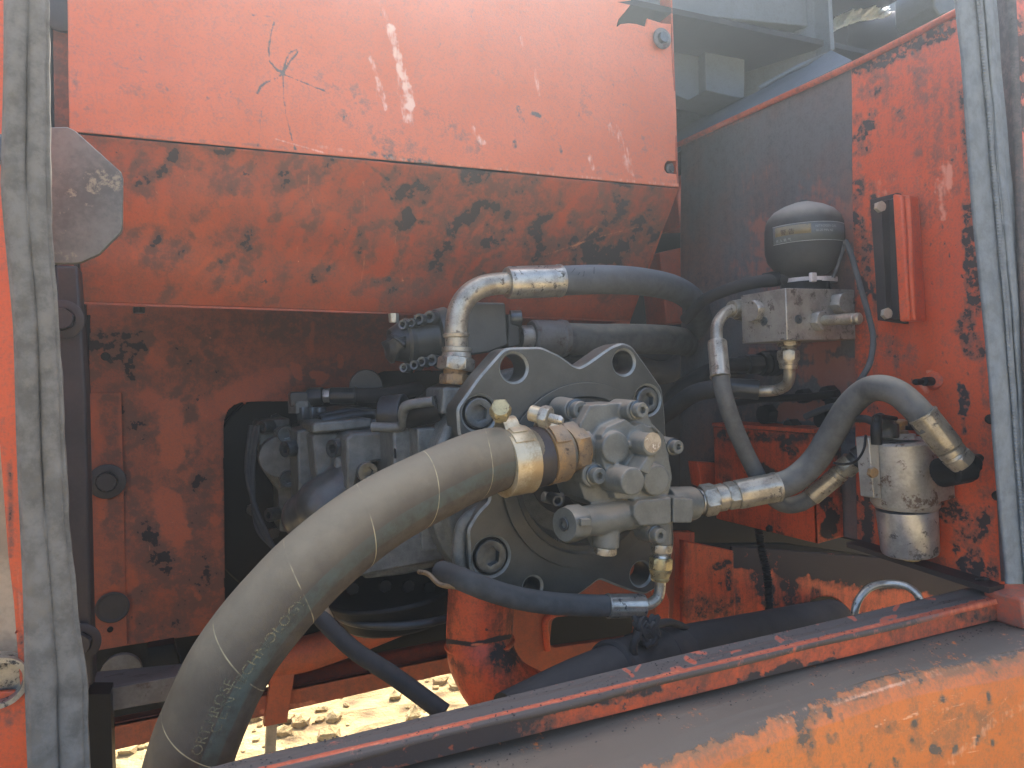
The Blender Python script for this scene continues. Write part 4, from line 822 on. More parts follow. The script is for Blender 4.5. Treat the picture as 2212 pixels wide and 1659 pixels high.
# hose behind accumulator and a second one
h3 = thing('rear_pilot_hose', 'black hose tied behind the accumulator running left', 'hydraulic hose', PYK(1600, 620, .95))
part('hose', tube([PYK(1735, 598, .9), PYK(1690, 602, .905), PYK(1620, 612, .94), PYK(1560, 630, .99), PYK(1520, 650, 1.04), PYK(1480, 690, 1.1)], .0095, 20), M['blackdust'], h3)
fit_part(h3, 'coupling', PYK(1690, 600, .903), PYK(1650, 606, .93), [(0, .011, 0), (.5, .012, -8), (1, .011, 0)], 'black')
h4 = thing('rear_coupling_hose', 'dark ribbed coupling behind the lower elbow', 'hose coupling', PYK(1650, 780, .98))
part('pipe', tube([PYK(1560, 788, 1.0), PYK(1620, 788, 1.0), PYK(1700, 782, 1.0)], .012, 20), M['darkcast'], h4)
nut(h4, PYK(1610, 787, 1.0), PYK(1640, 786, 1.0), .017, 'darkcast'); fit_part(h4, 'ribbed_sleeve', PYK(1642, 786, 1.0), PYK(1685, 784, 1.0), [(0, .018, 0), (.2, .021, 0), (.35, .018, 0), (.5, .021, 0), (.65, .018, 0), (.8, .021, 0), (1, .017, 0)], 'black')
# thin wire loop right of accumulator
h5 = thing('thin_wire', 'thin grey cable dropping from accumulator to hose arch', 'cable', PYK(1870, 640, .74))
part('cable', tube([PYK(1826, 520, .80), PYK(1838, 548, .79), PYK(1856, 610, .77), PYK(1876, 680, .75), PYK(1886, 730, .74), (PYK(1880, 780, .735)), PYK(1862, 815, .74), PYK(1838, 850, .76)], .0038, 14), M['hosedark'], h5)
part('cable', tube([PYK(1826, 522, .80), PYK(1815, 560, .81), PYK(1800, 600, .82)], .0025, 10), M['hosedark'], h5)
# jumble of dark fittings behind
fj = thing('rear_fitting_cluster', 'cluster of black oily fittings on the rear side plate', 'pipe fittings', PX(1760, 870, .88))
for u, v, r_ in ((1665, 895, .018), (1800, 850, .013), (1745, 855, .012), (1790, 905, .015), (1720, 920, .012), (1810, 868, .010)): hex_head(fj, PX(u, v, .895), (-1, 0, 0), r_, .018, mat='black', name='fitting')
part('pipe', tube([PX(1560, 875, .86), PX(1650, 862, .86), PX(1740, 858, .87), PX(1810, 850, .87)], .006, 14), M['black'], fj)
part('pipe', tube([PX(1740, 900, .86), PX(1790, 880, .86), PX(1850, 870, .86)], .005, 14), M['hosedark'], fj)

#============================================================ ORANGE BOX on wall + lower structure
ob = thing('steel_box', 'chipped orange steel box on the side wall below the hoses', 'steel box', PX(1700, 1060, .84))
kx = PY(1766, 1174, .80)[0]; yk = .80
corn = PY(1766, 1174, yk); cz0 = corn[2]; cz1 = PY(1760, 938, yk)[2]
yB = PX(1548, 1130, kx)[1]; pts_t = PX(1545, 938, kx)
d1 = [([(1640, 1010), (1670, 1020), (1655, 1045)], 7, 8, 1.0), ([(1700, 1020), (1690, 1050)], 4, 8, .8), ([(1560, 1000), (1570, 1060)], 6, 14, .5), ([(1560, 940), (1740, 945)], 6, 12, .8), ([(1700, 960), (1710, 975)], 12, 6, .9), ([(1662, 1140), (1665, 1146)], 4, 3, 1.2), ([(1650, 1080), (1680, 1070)], 8, 12, .7), ([(1760, 950), (1766, 1150)], 1, 6, .5)]
part('long_face', sheet([np.array([kx, yB, cz1]), np.array([kx, yk, cz1]), np.array([kx, yk, cz0]), np.array([kx, yB, cz0])], 110, 120, d1, [], base=.08), M['box'], ob, solid=.004)
d2 = [([(1785, 1090), (1800, 1110), (1790, 1150)], 12, 8, 1.0), ([(1830, 1060), (1850, 1100)], 12, 16, .7), ([(1800, 960), (1830, 1000)], 10, 14, .6), ([(1840, 1130), (1850, 1150)], 8, 10, .6)]
xR = .8985; part('end_face', sheet([np.array([kx, yk-.0005, cz1]), np.array([xR, yk-.0005, cz1]), np.array([xR, yk-.0005, cz0+.004]), np.array([kx, yk-.0005, cz0])], 60, 120, d2, [], base=.2), M['box'], ob, solid=.004)
part('lid', solidm(box_mesh(((kx+xR)/2, (yk+yB)/2, cz1+.0045), (xR-kx+.004, yB-yk+.004, .006))), M['box'], ob, bevel=.001)
part('bottom', solidm(box_mesh(((kx+xR)/2, (yk+yB)/2, cz0+.0065), (xR-kx-.01, yB-yk-.012, .004))), M['box'], ob)
hex_head(ob, PX(1664, 1142, kx), (-1, 0, 0), .005, .006, mat='black')
part('side_tab', solidm(prism_px([(1508, 998), (1548, 1000), (1590, 1010), (1600, 1060), (1560, 1068), (1515, 1050)], 1.05, 1.05, 1.08)), M['box'], ob, bevel=.002)
# low orange structure
ls = thing('lower_frame_plate', 'grimy orange lower frame plate with a round hose hole', 'frame plate', PY(1800, 1280, 1.0))
hz = PY(1783, 1318, 1.0)
pts = [PY(u, v, 1.0) for u, v in ((1580, 1180), (2240, 1230), (2240, 1420), (1580, 1420))]
hd = [([(1600, 1195), (1800, 1215), (2000, 1245), (2150, 1275)], 26, 16, 1.3), ([(1590, 1260), (1600, 1330)], 4, 8, .6), ([(1640, 1230), (1660, 1300)], 14, 14, .8), ([(1700, 1250), (1720, 1330)], 14, 14, .8), ([(1720, 1220), (1900, 1250)], 20, 20, .7), ([(1900, 1220), (2100, 1280)], 16, 20, .6), ([(1760, 1280), (1740, 1330)], 6, 12, .6)]
circ = [(1783+52*math.cos(a_), 1338+50*math.sin(a_)) for a_ in np.linspace(0, 2*math.pi, 30)[:-1]]
part('plate', sheet(pts, 240, 90, hd, [], base=.12, cuts=[circ]), M['box'], ls, solid=.006)
part('upright', sheet([PY(1484, 1170, .97), PY(1584, 1190, .97), PY(1586, 1420, .97), PY(1484, 1420, .97)], 40, 80, [([(1545, 1225), (1570, 1215)], 5, 6, 1.0), ([(1575, 1240), (1575, 1270)], 5, 6, .9), ([(1500, 1310), (1580, 1320)], 14, 30, .6)], [], base=.05), M['box'], ls, solid=.02)
part('rear_plate', solidm(prism_px([(1380, 1150), (1500, 1150), (1500, 1420), (1380, 1420)], 1.1, 1.1, 1.12)), M['box'], ls)
part('beam', solidm(xprism([(1860, 1166), (2170, 1262), (2170, 1274), (1860, 1176)], .9, .87, .9)), M['bracket'], ls)
part('dark_under_sheet', solidm(prism_px([(1100, 1180), (1700, 1175), (2200, 1250), (2200, 1300), (1100, 1300)], 1.3, 1.3, 1.32)), M['black'], ls)  # near-black sheet painted in place of shade below the box
cd = thing('corrugated_conduit', 'black corrugated conduit dropping behind the orange box', 'conduit', PY(1655, 1240, .93))
pc = [PY(1635, 1120, .95), PY(1646, 1190, .94), PY(1658, 1250, .93), PY(1664, 1350, .92)]
pth = catmull(pc, 30); part('sleeve', tube(pth, .007, 16, n=0, rf=lambda s, L: .0065+.0011*math.sin(s*2*math.pi/.0042)), M['black'], cd)
bh = thing('wrapped_drain_hose', 'fat sooty black hose lying behind the rail', 'hose', PY(1600, 1370, .8))
part('hose', tube([PY(1100, 1560, .72), PY(1280, 1470, .74), PY(1420, 1425, .77), PY(1600, 1385, .82), PY(1780, 1345, .9), PY(1800, 1335, 1.1)], .036, 32, rf=lambda s, L: .036 if s > .16 else .032), M['blackdust'], bh)
for u, v, Y in ((1325, 1455, .75), (1385, 1436, .763), (1430, 1424, .773), (1470, 1415, .783)):
    fit_part(bh, 'binding', PY(u-9, v+2, Y), PY(u+9, v-2, Y+.004), [(0, .036, 0), (.2, .0395, 0), (.8, .0395, 0), (1, .036, 0)], 'blackdust')
kn = thing('rag_knot', 'frayed black cord knot tied over the sooty hose', 'knot', PY(1397, 1358, .73))
for i in range(9):
    c_ = PY(1397+rng.normal(0, 5), 1362+rng.normal(0, 6), .735); ph = rng.uniform(0, 6)
    part('strand', tube([c_+.013*np.array([math.cos(ph+k*1.9+i), .5*math.sin(k*1.3+ph), math.sin(ph+k*1.7)]) for k in range(7)], .0028, 8, n=6, bump=.2), M['blackdust'], kn)
part('cord', tube([PY(1380, 1365, .73), PY(1368, 1400, .73), PY(1380, 1440, .735)], .005, 10), M['blackdust'], kn)
part('cord', tube([PY(1405, 1350, .74), PY(1450, 1345, .76), PY(1485, 1362, .78), PY(1502, 1395, .78)], .005, 10), M['blackdust'], kn)
# orange pipe
op = thing('orange_suction_pipe', 'fat cracked orange pipe dropping below the pump with weld band', 'pipe', PY(1035, 1400, .9))
c = [PY(1042, 1240, .9), PY(1038, 1320, .9), PY(1036, 1380, .9), PY(1045, 1430, .89), PY(1085, 1490, .88), PY(1160, 1530, .88)]
rp_ = rm(PY(1040, 1320, .9), 72)
path, T_, N_, s_ = frames(catmull(c, 16)); 
me = tube(c, rp_, 64, n=24); P = proj(np.array([v.co[:] for v in me.vertices]))
for nm, st_ in (('dirt', [([(965, 1385), (1020, 1392), (1100, 1375)], 2, 5, 1.2), ([(1090, 1240), (1095, 1420)], 14, 30, .35), ([(970, 1280), (975, 1400)], 10, 20, .35), ([(980, 1430), (1010, 1450)], 3, 8, .6), ([(1080, 1420), (1130, 1500)], 20, 30, .5)]), ('scrape', [([(1020, 1393), (1045, 1391)], 1.5, 3, 1.0)])):
    at = me.attributes.new(nm, 'FLOAT', 'POINT'); at.data.foreach_set('value', wear(P, st_, .1 if nm == 'dirt' else 0).astype(np.float32))
pipe = part('pipe', me, M['box'], op)
part('weld_band', tube([path[0]*0+PY(1037, 1388, .9)+rp_*1.0*np.array([math.cos(t_), math.sin(t_), .06*math.cos(t_)]) for t_ in np.linspace(0, 2*math.pi, 40)], .003, 8, n=2, bump=.25, ref=(0, 0, 1)), M['box'], op)
# bracket with window behind
wb = thing('pump_cradle', 'brown-orange cradle plate with rounded window behind the pipe', 'bracket plate', PY(1280, 1370, 1.05))
out_ = [(p[0], p[2]) for p in (PY(u, v, 1.05) for u, v in ((1090, 1200), (1460, 1180), (1455, 1330), (1425, 1420), (1400, 1450), (1150, 1470), (1120, 1440), (1100, 1380)))]
win = [(p[0], p[2]) for p in (PY(u, v, 1.05) for u, v in ((1193, 1334), (1385, 1318), (1372, 1375), (1187, 1400)))]
part('plate', plate(roundpoly(out_, .02), [roundpoly(win, .012)], 1.05, 1.062, .001), M['fire'], wb)
part('window_lip', tube([PY(u, v, 1.046) for u, v in ((1183, 1405), (1178, 1350), (1184, 1334), (1200, 1326), (1230, 1322))], .0052, 10), M['box'], wb)
part('orange_tongue', solidm(prism_px([(1408, 1270), (1440, 1278), (1448, 1300), (1446, 1350), (1425, 1352), (1420, 1300)], .95, .95, .96)), M['box'], wb, bevel=.003)
# cross beams at lower left
xb = thing('lower_cross_beam', 'grimy grey cross beam under the firewall with elongated slot', 'beam', PY(300, 1520, 1.1))
part('top_face', solidm(([PY(188, 1498, 1.05), PY(370, 1468, 1.05), PY(430, 1430, 1.2), PY(200, 1452, 1.25)]+[p+np.array([0, 0, -.004]) for p in (PY(188, 1498, 1.05), PY(370, 1468, 1.05), PY(430, 1430, 1.2), PY(200, 1452, 1.25))], [(0, 1, 2, 3), (7, 6, 5, 4)]+[(i, (i+1) % 4, (i+1) % 4+4, i+4) for i in range(4)])), M['grey'], xb)
part('front_face', solidm(prism_px([(186, 1498), (560, 1430), (560, 1478), (188, 1545)], 1.048, 1.048, 1.054)), M['grey'], xb)
part('slot_lip', solidm(join(cyl_vf(PY(262, 1455, 1.3), PY(262, 1455, 1.3)+[0, .01, 0], .03, .03, 24))), M['grey'], xb)
part('post', solidm(prism_px([(318, 1400), (375, 1390), (400, 1480), (325, 1480)], 1.25, 1.25, 1.28)), M['black'], xb)
part('rear_web', solidm(prism_px([(190, 1370), (700, 1290), (1000, 1290), (1000, 1400), (560, 1480), (200, 1620)], 1.5, 1.5, 1.52)), M['black'], xb)
rb2 = thing('rusty_floor_channel', 'rusty brown floor channel above the sunlit rubble', 'floor channel', PY(600, 1540, 1.3))
part('web', sheet([PY(195, 1575, 1.3), PY(1000, 1410, 1.3), PY(1000, 1448, 1.3), PY(240, 1622, 1.3)], 240, 16, [], [([(565, 1538), (680, 1518)], 3, 5, 1.0)], base=.25), M['fire'], rb2, solid=.01)
part('flange', solidm(([PY(195, 1575, 1.3), PY(1000, 1410, 1.3), PY(1000, 1400, 1.42), PY(195, 1560, 1.42)]+[p+np.array([0, 0, -.004]) for p in (PY(195, 1575, 1.3), PY(1000, 1410, 1.3), PY(1000, 1400, 1.42), PY(195, 1560, 1.42))], [(0, 1, 2, 3), (7, 6, 5, 4)]+[(i, (i+1) % 4, (i+1) % 4+4, i+4) for i in range(4)])), M['fire'], rb2)
part('end_post', solidm(prism_px([(188, 1500), (238, 1500), (245, 1720), (196, 1720)], 1.02, 1.02, 1.06)), M['black'], rb2)
part('hanger', solidm(prism_px([(590, 1440), (640, 1430), (620, 1560), (570, 1570)], 1.28, 1.28, 1.3)), M['fire'], rb2)
part('tan_post', solidm(prism_px([(578, 1540), (600, 1536), (592, 1700), (570, 1700)], 1.6, 1.6, 1.62)), M['cream'], rb2)
# murky floor-level parts behind the orange pipe
mk = thing('murky_subframe', 'dark sooty subframe tubes with flaked orange behind the big hose', 'subframe', PY(850, 1400, 1.3))
part('cross_tube', tube([PY(560, 1430, 1.3), PY(700, 1400, 1.3), PY(980, 1290, 1.3)], .03, 20), M['fire'], mk)
part('cross_tube', tube([PY(600, 1500, 1.35), PY(800, 1450, 1.35), PY(1050, 1400, 1.35)], .03, 20), M['fire'], mk)
part('sump', solidm(cyl_vf(PY(860, 1260, 1.05), PY(870, 1330, 1.05), .11, .085, 40)), M['black'], mk, bevel=.006)
part('sump_ring', tube([PY(880, 1300, 1.05)+.105*np.array([math.cos(t_), math.sin(t_), 0]) for t_ in np.linspace(0, 2*math.pi, 30)], .006, 10, n=2, ref=(0, 0, 1)), M['darkcast'], mk)
for u in (760, 830, 880, 925): hex_head(mk, PY(u, 1262+abs(u-850)*.08, .98), (0, -1, 0), .009, mat='black')
sh_ = thing('thin_drain_hose', 'thin plain black hose running down behind the suction hose', 'hose', PY(800, 1420, .9))
part('hose', tube([PY(668, 1290, .92), PY(690, 1330, .9), PY(760, 1400, .86), PY(850, 1460, .82), PY(960, 1540, .78)], .0105, 20), M['blackdust'], sh_)
fit_part(sh_, 'end_fitting', PY(672, 1296, .92), PY(704, 1345, .895), [(0, .012, 0), (.5, .013, 0), (1, .011, 0)], 'rustclamp')

#============================================================ MAIN PUMP
Yf = .85
mp = thing('hydraulic_pump', 'large grey cast hydraulic pump with notched four-lobe mounting flange', 'hydraulic pump', PY(1265, 1030, Yf))
def XZ(pt, Y=Yf): p = PY(pt[0], pt[1], Y); return (p[0], p[2])
ol = [(345, 530), (480, 340), (620, 182), (660, 168), (850, 165), (960, 215), (1040, 275), (1075, 288), (1120, 265), (1260, 165), (1330, 138), (1390, 160), (1480, 285), (1568, 412), (1585, 560), (1592, 700), (1605, 900), (1630, 1150), (1642, 1330), (1610, 1500), (1540, 1600), (1470, 1640), (1400, 1625), (1300, 1590), (1195, 1548), (1130, 1600), (1060, 1650), (920, 1700), (780, 1690), (640, 1600), (450, 1535), (425, 1490), (410, 1250), (470, 1150), (540, 1080), (535, 950), (355, 690)]
outer = roundpoly([XZ(T6(*p)) for p in ol], .006, 3)
bc = XZ(T6(1110, 925)); ppm = FOC/np.dot(PY(*T6(1110, 925), Yf), F)/1.0
def mr(px6): return px6/2.751/ppm
RB = mr(468)
flb = [(480, 560, 98), (1480, 482, 90), (550, 1412, 108)]
holes = [(*XZ(T6(685, 290)), mr(80)), (*XZ(T6(1338, 258)), mr(74)), (*XZ(T6(1440, 1515)), mr(72)), (*XZ(T6(796, 1592)), mr(56)), (bc[0], bc[1], RB*.98)]
holes += [(*XZ(T6(x, y)), mr(r_)) for x, y, r_ in flb]
flm = plate(outer, holes, Yf, Yf+.045, .003)
flm.materials.append(M['pumpface']); flm.materials.append(M['chamfer'])
for p_ in flm.polygons:
    if .35 < abs(p_.normal.y) < .92: p_.material_index = 1
part('mounting_flange', flm if True else plate(outer, holes, Yf, Yf+.034, .0028), M['pumpface'], mp)
# counterbore floors + big socket screws
for x, y, r_ in flb:
    c_ = np.array([XZ(T6(x, y))[0], Yf, XZ(T6(x, y))[1]])
    placed('counterbore', cached(('cb', r_), lambda: loft([(-.016, mr(r_)*1.03, 0), (-.012, mr(r_)*1.03, 0), (-.012, .002, 0)])), M['black'], mp, c_, (0, -1, 0))
    socket_bolt(mp, c_+[0, .012, 0], (0, -1, 0), mr(r_)*.86, .0125, spin=.35, hexr=.6, mat='bolt')
# raised pilot ring and stepped bore
rings = [(-.02, RB*.90, 0), (-.02, RB*1.0, 0), (.004, RB*1.17, 0), (.006, RB*1.165, 0), (.006, RB*1.0, 0), (.004, RB*.985, 0), (-.002, RB*.97, 0), (-.002, RB*.9, 0), (-.02, RB*.88, 0)]
def ringmesh(rg, N=96):
    vs = []; fs = []
    for (h, r, k) in rg:
        for i in range(N): t_ = 2*math.pi*i/N; vs.append((r*math.cos(t_), r*math.sin(t_), h))
    n = len(rg)
    for j in range(n):
        for i in range(N): a_ = j*N+i; b_ = j*N+(i+1) % N; c_ = ((j+1) % n)*N+(i+1) % N; d_ = ((j+1) % n)*N+i; fs.append((a_, b_, c_, d_))
    return fixn(mesh_from(vs, fs, 30))
bcp = np.array([bc[0], Yf, bc[1]])
placed('pilot_ring', ringmesh(rings), M['pumpface'], mp, bcp, (0, -1, 0))
placed('inner_ring', ringmesh([(-.06, RB*.80, 0), (-.06, RB*1.0, 0), (-.02, RB*.97, 0), (-.012, RB*.88, 0), (-.03, RB*.82, 0)]), M['cast'], mp, bcp, (0, -1, 0))
placed('bore_floor', loft([(-.075, RB*1.0, 0), (-.06, RB*.84, 0), (-.055, RB*.6, 0), (-.045, RB*.58, 0), (-.04, RB*.45, 0)], 64), M['darkcast'], mp, bcp, (0, -1, 0))
# bell housing and body casting
bo_ = bcp+[-.036, 0, -.016]; sc = [cyl_vf(bo_+[0, .047, 0], bo_+[0, .07, 0], .150, .160, 72), cyl_vf(bo_+[0, .062, 0], bo_+[0, .11, 0], .166, .166, 72)]
part('bell_housing', cast(sc, .003, 5), M['cast'], mp)
part('housing_rib', tube([PY(*T6(x, y), Yf+.02) for x, y in ((545, 1080), (500, 1130), (400, 1200), (365, 1290), (360, 1440), (385, 1560))], .009, 16), M['cast'], mp)
part('housing_rib', tube([PY(*T6(x, y), Yf+.03) for x, y in ((300, 640), (240, 800), (200, 900))], .008, 16), M['cast'], mp)
X1 = PY(*T5(905, 780), .95)[0]
def bx(u0, v0, u1, v1, Ya, Yb, Xr):   # box whose near left edge is at the pixels, running back to Yb
    p = PY(u0, v0, Ya); q = PY(u1, v1, Ya); return box_mesh(((p[0]+Xr)/2, (Ya+Yb)/2, (p[2]+q[2])/2), (Xr-p[0], Yb-Ya, abs(p[2]-q[2])))
body = [cyl_vf(bcp+[0, .09, 0], bcp+[0, .50, 0], .135, .135, 64),
        bx(*T5(925, 775), *T5(925, 1420), .945, 1.03, .5),
        bx(*T5(805, 800), *T5(805, 950), 1.03, 1.12, .5),
        bx(*T5(590, 810), *T5(590, 1000), 1.13, 1.22, .4),
        bx(*T5(405, 800), *T5(405, 1075), 1.23, 1.34, .5),
        bx(*T5(380, 735), *T5(380, 790), 1.18, 1.36, .5), prism_px([T5(300, 760), T5(380, 750), T5(400, 1230), T5(310, 1200), T5(290, 960)], 1.33, 1.33, 1.40),
        
        prism_px([T5(640, 1500), T5(850, 1330), T5(1000, 1300), T5(1100, 1480), T5(850, 1540), T5(650, 1560)], .98, .98, 1.2),
        prism_px([T5(1050, 560), T5(1180, 560), T5(1240, 700), T5(1040, 700)], .93, .92, 1.0)]
part('pump_body', cast(body, .0030, 3), M['cast'], mp)
def blk(name, pts, Y, d, bev=.004): part(name, solidm(prism_px([T5(*p) for p in pts], Y, Y, Y+d)), M['cast'], mp, bevel=bev)
blk('body_section', [(800, 788), (925, 772), (985, 900), (1010, 1210), (860, 1300), (806, 1200)], .985, .1)
blk('valve_section', [(556, 830), (590, 800), (800, 790), (804, 935), (700, 952), (625, 985), (600, 1100), (560, 1100)], 1.06, .1)
blk('body_step', [(500, 900), (600, 960), (800, 950), (900, 1200), (620, 1300), (500, 1240)], 1.10, .08, .006)
blk('control_section', [(378, 820), (400, 800), (520, 797), (520, 1040), (414, 1072), (395, 1000)], 1.14, .1)
blk('cover_slab', [(382, 760), (400, 745), (690, 722), (696, 770), (520, 790), (384, 802)], 1.12, .12)
blk('side_section', [(300, 790), (378, 770), (400, 1060), (330, 1260), (310, 1200)], 1.2, .1)
part('joint_line', tube([PY(*T5(804, 792), 1.0), PY(*T5(812, 930), .98)], .0016, 8), M['black'], mp)
part('bulb', cast([sph_vf(PY(*T5(450, 1180), 1.12), .047), sph_vf(PY(*T5(350, 1230), 1.15), .038), sph_vf(PY(*T5(560, 1080), 1.12), .042), cyl_vf(PY(*T5(450, 1180), 1.12), PY(*T5(560, 1080), 1.12), .046, .040, 40), cyl_vf(PY(*T5(350, 1230), 1.15), PY(*T5(450, 1180), 1.12), .037, .046, 40)], .0025, 8), M['castgloss'], mp)
blk('lower_plate', [(560, 1560), (700, 1420), (1000, 1290), (1090, 1400), (1060, 1465), (850, 1505), (640, 1545)], .95, .1)
for k_ in range(3): part('harness_wire', tube([PY(*T5(60+20*k_, 760), 1.3), PY(*T5(40+15*k_, 1000), 1.3), PY(*T5(90, 1200+40*k_), 1.28), PY(*T5(180, 1400), 1.25)], .004, 8), M['hosedark'], mp)
bl2 = [prism_px([T5(180, 790), T5(210, 770), T5(265, 780), T5(300, 800), T5(305, 1085), T5(215, 1090), T5(205, 1000), T5(190, 800)], 1.30, 1.30, 1.33), cyl_vf(PY(*T5(215, 925), 1.30), PY(*T5(215, 925), 1.30)+[0, .03, 0], .036, .036, 40)]
part('regulator_cover', cast(bl2, .002, 4), M['cast'], mp)
part('regulator_body', cast([prism_px([T5(85, 740), T5(260, 720), T5(265, 860), T5(320, 1200), T5(330, 1320), T5(205, 1310), T5(200, 1100), T5(130, 1000)], 1.34, 1.335, 1.42)], .003, 3), M['cast'], mp)
for (x, y, Y, r_) in ((240, 805, 1.30, .0145), (253, 1037, 1.30, .0145), (660, 1000, 1.03, .0145), (828, 1432, .975, .0135)): socket_bolt(mp, PY(*T5(x, y), Y), (0, -1, 0), r_, r_*.8)
for (x, y, Y, r_, h) in ((315, 875, 1.22, .014, .03), (555, 872, 1.12, .0145, .028), (170, 765, 1.33, .012, .02), (200, 1218, 1.33, .012, .02)):
    socket_bolt(mp, PY(*T5(x, y), Y), (-.85, -.5, 0), r_, h)
for x in (335, 385, 420, 600, 650): hex_head(mp, PY(*T5(x, 728), 1.24), (0, 0, 1), .012, .02)
part('cable_saddle', tube([PY(*T5(690, 770), 1.0), PY(*T5(840, 765), .98), PY(*T5(852, 690), .96), PY(*T5(880, 655), .95), PY(*T5(1010, 635), .93)], .007, 14), M['cast'], mp)
part('side_pipe', tube([PY(*T5(870, 710), .98), PY(*T5(960, 690), .96), PY(*T5(1040, 670), .95)], .018, 20), M['black'], mp)
part('top_knuckle', cast([cyl_vf(PY(*T5(740, 700), 1.05), PY(*T5(860, 700), 1.03), .026, .03, 32)], .002, 4), M['darkcast'], mp)
part('top_cover', solidm(prism_px([T5(410, 700), T5(560, 670), T5(690, 665), T5(700, 720), T5(420, 735)], 1.2, 1.2, 1.35)), M['darkcast'], mp, bevel=.004)
part('top_gasket', tube([PY(*T5(430, 735), 1.18), PY(*T5(560, 715), 1.18), PY(*T5(700, 700), 1.18), PY(*T5(780, 690), 1.15)], .008, 12, bump=.3), M['darkcast'], mp)
# pilot fitting at left of pump
pf = thing('pilot_line_elbow', 'small square elbow and black pilot hose above the pump body', 'pipe fitting', PY(*T5(300, 620), 1.25))
part('elbow_block', cast([prism_px([T5(262, 592), T5(285, 585), T5(350, 585), T5(370, 610), T5(368, 635), T5(345, 650), T5(320, 660), T5(262, 662)], 1.24, 1.235, 1.265), cyl_vf(PY(*T5(315, 655), 1.25), PY(*T5(315, 680), 1.25), .011, .011, 20)], .0015, 3), M['darkcast'], pf)
nut(pf, PY(*T5(358, 610), 1.25), PY(*T5(435, 608), 1.24), .0165, 'darkcast'); nut(pf, PY(*T5(440, 605), 1.24), PY(*T5(475, 604), 1.235), .0125, 'steel')
ferrule(pf, PY(*T5(475, 606), 1.235), PY(*T5(610, 606), 1.22), .0145, 'darkcast')
part('hose', tube([PY(*T5(600, 606), 1.22), PY(*T5(750, 600), 1.2), PY(*T5(850, 585), 1.2), PY(*T5(930, 570), 1.22)], .0125, 20), M['blackdust'], pf)
placed('port_nut', cached('pn', lambda: loft([(0, .02, 6), (.018, .02, 6), (.02, .017, 0)])), M['cast'], pf, PY(*T5(320, 695), 1.25), (0, 0, 1))
part('round_plug', solidm(cyl_vf(PY(*T5(660, 555), 1.3), PY(*T5(660, 555), 1.27), .03, .028, 28)), M['darkcast'], pf)

# rear relief block behind elbow
vb = thing('relief_valve_block', 'grey port block with rows of cap screws behind the elbow pipe', 'valve block', PY(1040, 700, 1.05))
part('block', solidm(prism_px([S3(990, 470), S3(1040, 430), S3(1355, 440), S3(1385, 830), S3(1200, 900), S3(1000, 930)], 1.0, 1.0, 1.12)), M['pumpface'], vb, bevel=.003)
part('port_flange', cast([cyl_vf(PY(*S3(480, 800), 1.06), PY(*S3(790, 770), 1.06), .031, .035, 40), cyl_vf(PY(*S3(700, 780), 1.06), PY(*S3(800, 775), 1.06), .046, .05, 40), prism_px([S3(720, 520), S3(810, 500), S3(830, 900), S3(740, 880)], 1.04, 1.04, 1.10)], .002, 4), M['pumpface'], vb)
part('port_flange', cast([prism_px([S3(1380, 540), S3(1440, 560), S3(1490, 700), S3(1490, 830), S3(1380, 860)], 1.06, 1.06, 1.11)], .002, 4), M['pumpface'], vb)
placed('end_ring', cached('er', lambda: loft([(0, .034, 0), (.008, .036, 0), (.012, .033, 0)])), M['pumpface'], vb, PY(*S3(490, 800), 1.06), (PY(*S3(430, 805), 1.06)-PY(*S3(490, 800), 1.06)))
cp = thing('taped_end_cap', 'black crinkled tape wrapped over the port end', 'end cap', PY(*S3(340, 810), 1.06))
part('wrap', cast([cyl_vf(PY(*S3(300, 830), 1.06), PY(*S3(440, 800), 1.06), .024, .034, 24), cyl_vf(PY(*S3(260, 850), 1.06), PY(*S3(330, 860), 1.06), .016, .026, 24), cyl_vf(PY(*S3(330, 760), 1.06), PY(*S3(380, 900), 1.06), .022, .02, 20)], .002, 6), M['darkcast'], cp)
for i in range(5): part('tape_fold', tube([PY(*S3(300+i*25, 740+i*6), 1.03), PY(*S3(350+i*16, 770+i*14), 1.018), PY(*S3(425, 760+i*22), 1.03)], .0025, 8), M['darkcast'], cp)
for (x, y, r_) in ((400, 640, 44), (480, 625, 42), (550, 590, 52), (650, 570, 58), (410, 1040, 42), (505, 1015, 44), (575, 985, 46), (670, 970, 54)):
    p = PY(*S3(x+60, y+8), 1.04); q = PY(*S3(x, y), 1.025); socket_bolt(vb, p, q-p, rm(p, r_/4.28), float(np.linalg.norm(q-p)))
socket_bolt(vb, PY(*S3(1400, 590), 1.07), (1, -.3, 0), .014, .018)
part('top_plate', solidm(prism_px([S3(610, 495), S3(830, 440), S3(1000, 400), S3(1000, 500), S3(700, 560)], 1.12, 1.12, 1.2)), M['darkcast'], vb)
hex_head(vb, PY(*S3(320, 540), 1.1), (0, 0, -1), .008, .014, mat='boltface')

# big elbow + hose
eh = thing('upper_delivery_hose', 'thick grey cracked hose with plated elbow arching over the pump', 'hydraulic hose', PY(*S3(900, 900), .93))
Yh = .93
nut(eh, PY(*S3(880, 1195), .935), PY(*S3(885, 1100), .935), rm(PY(*S3(880, 1140), .935), 33), 'rustclamp')
fit_part(eh, 'thread', PY(*S3(888, 1105), .935), PY(*S3(895, 1050), .935), [(0, .016, 0), (1, .0175, 0)], 'rustclamp')
nut(eh, PY(*S3(893, 1062), .932), PY(*S3(903, 945), .932), rm(PY(*S3(900, 1000), .93), 41), 'zinc')
fit_part(eh, 'collar', PY(*S3(903, 950), .932), PY(*S3(906, 850), .932), [(0, .019, 0), (.1, .0205, 0), (.5, .0195, 0), (.6, .0205, 0), (.95, .0205, 0), (1, .018, 0)], 'zinc')
er_ = rm(PY(*S3(905, 600), Yh), 24.5)
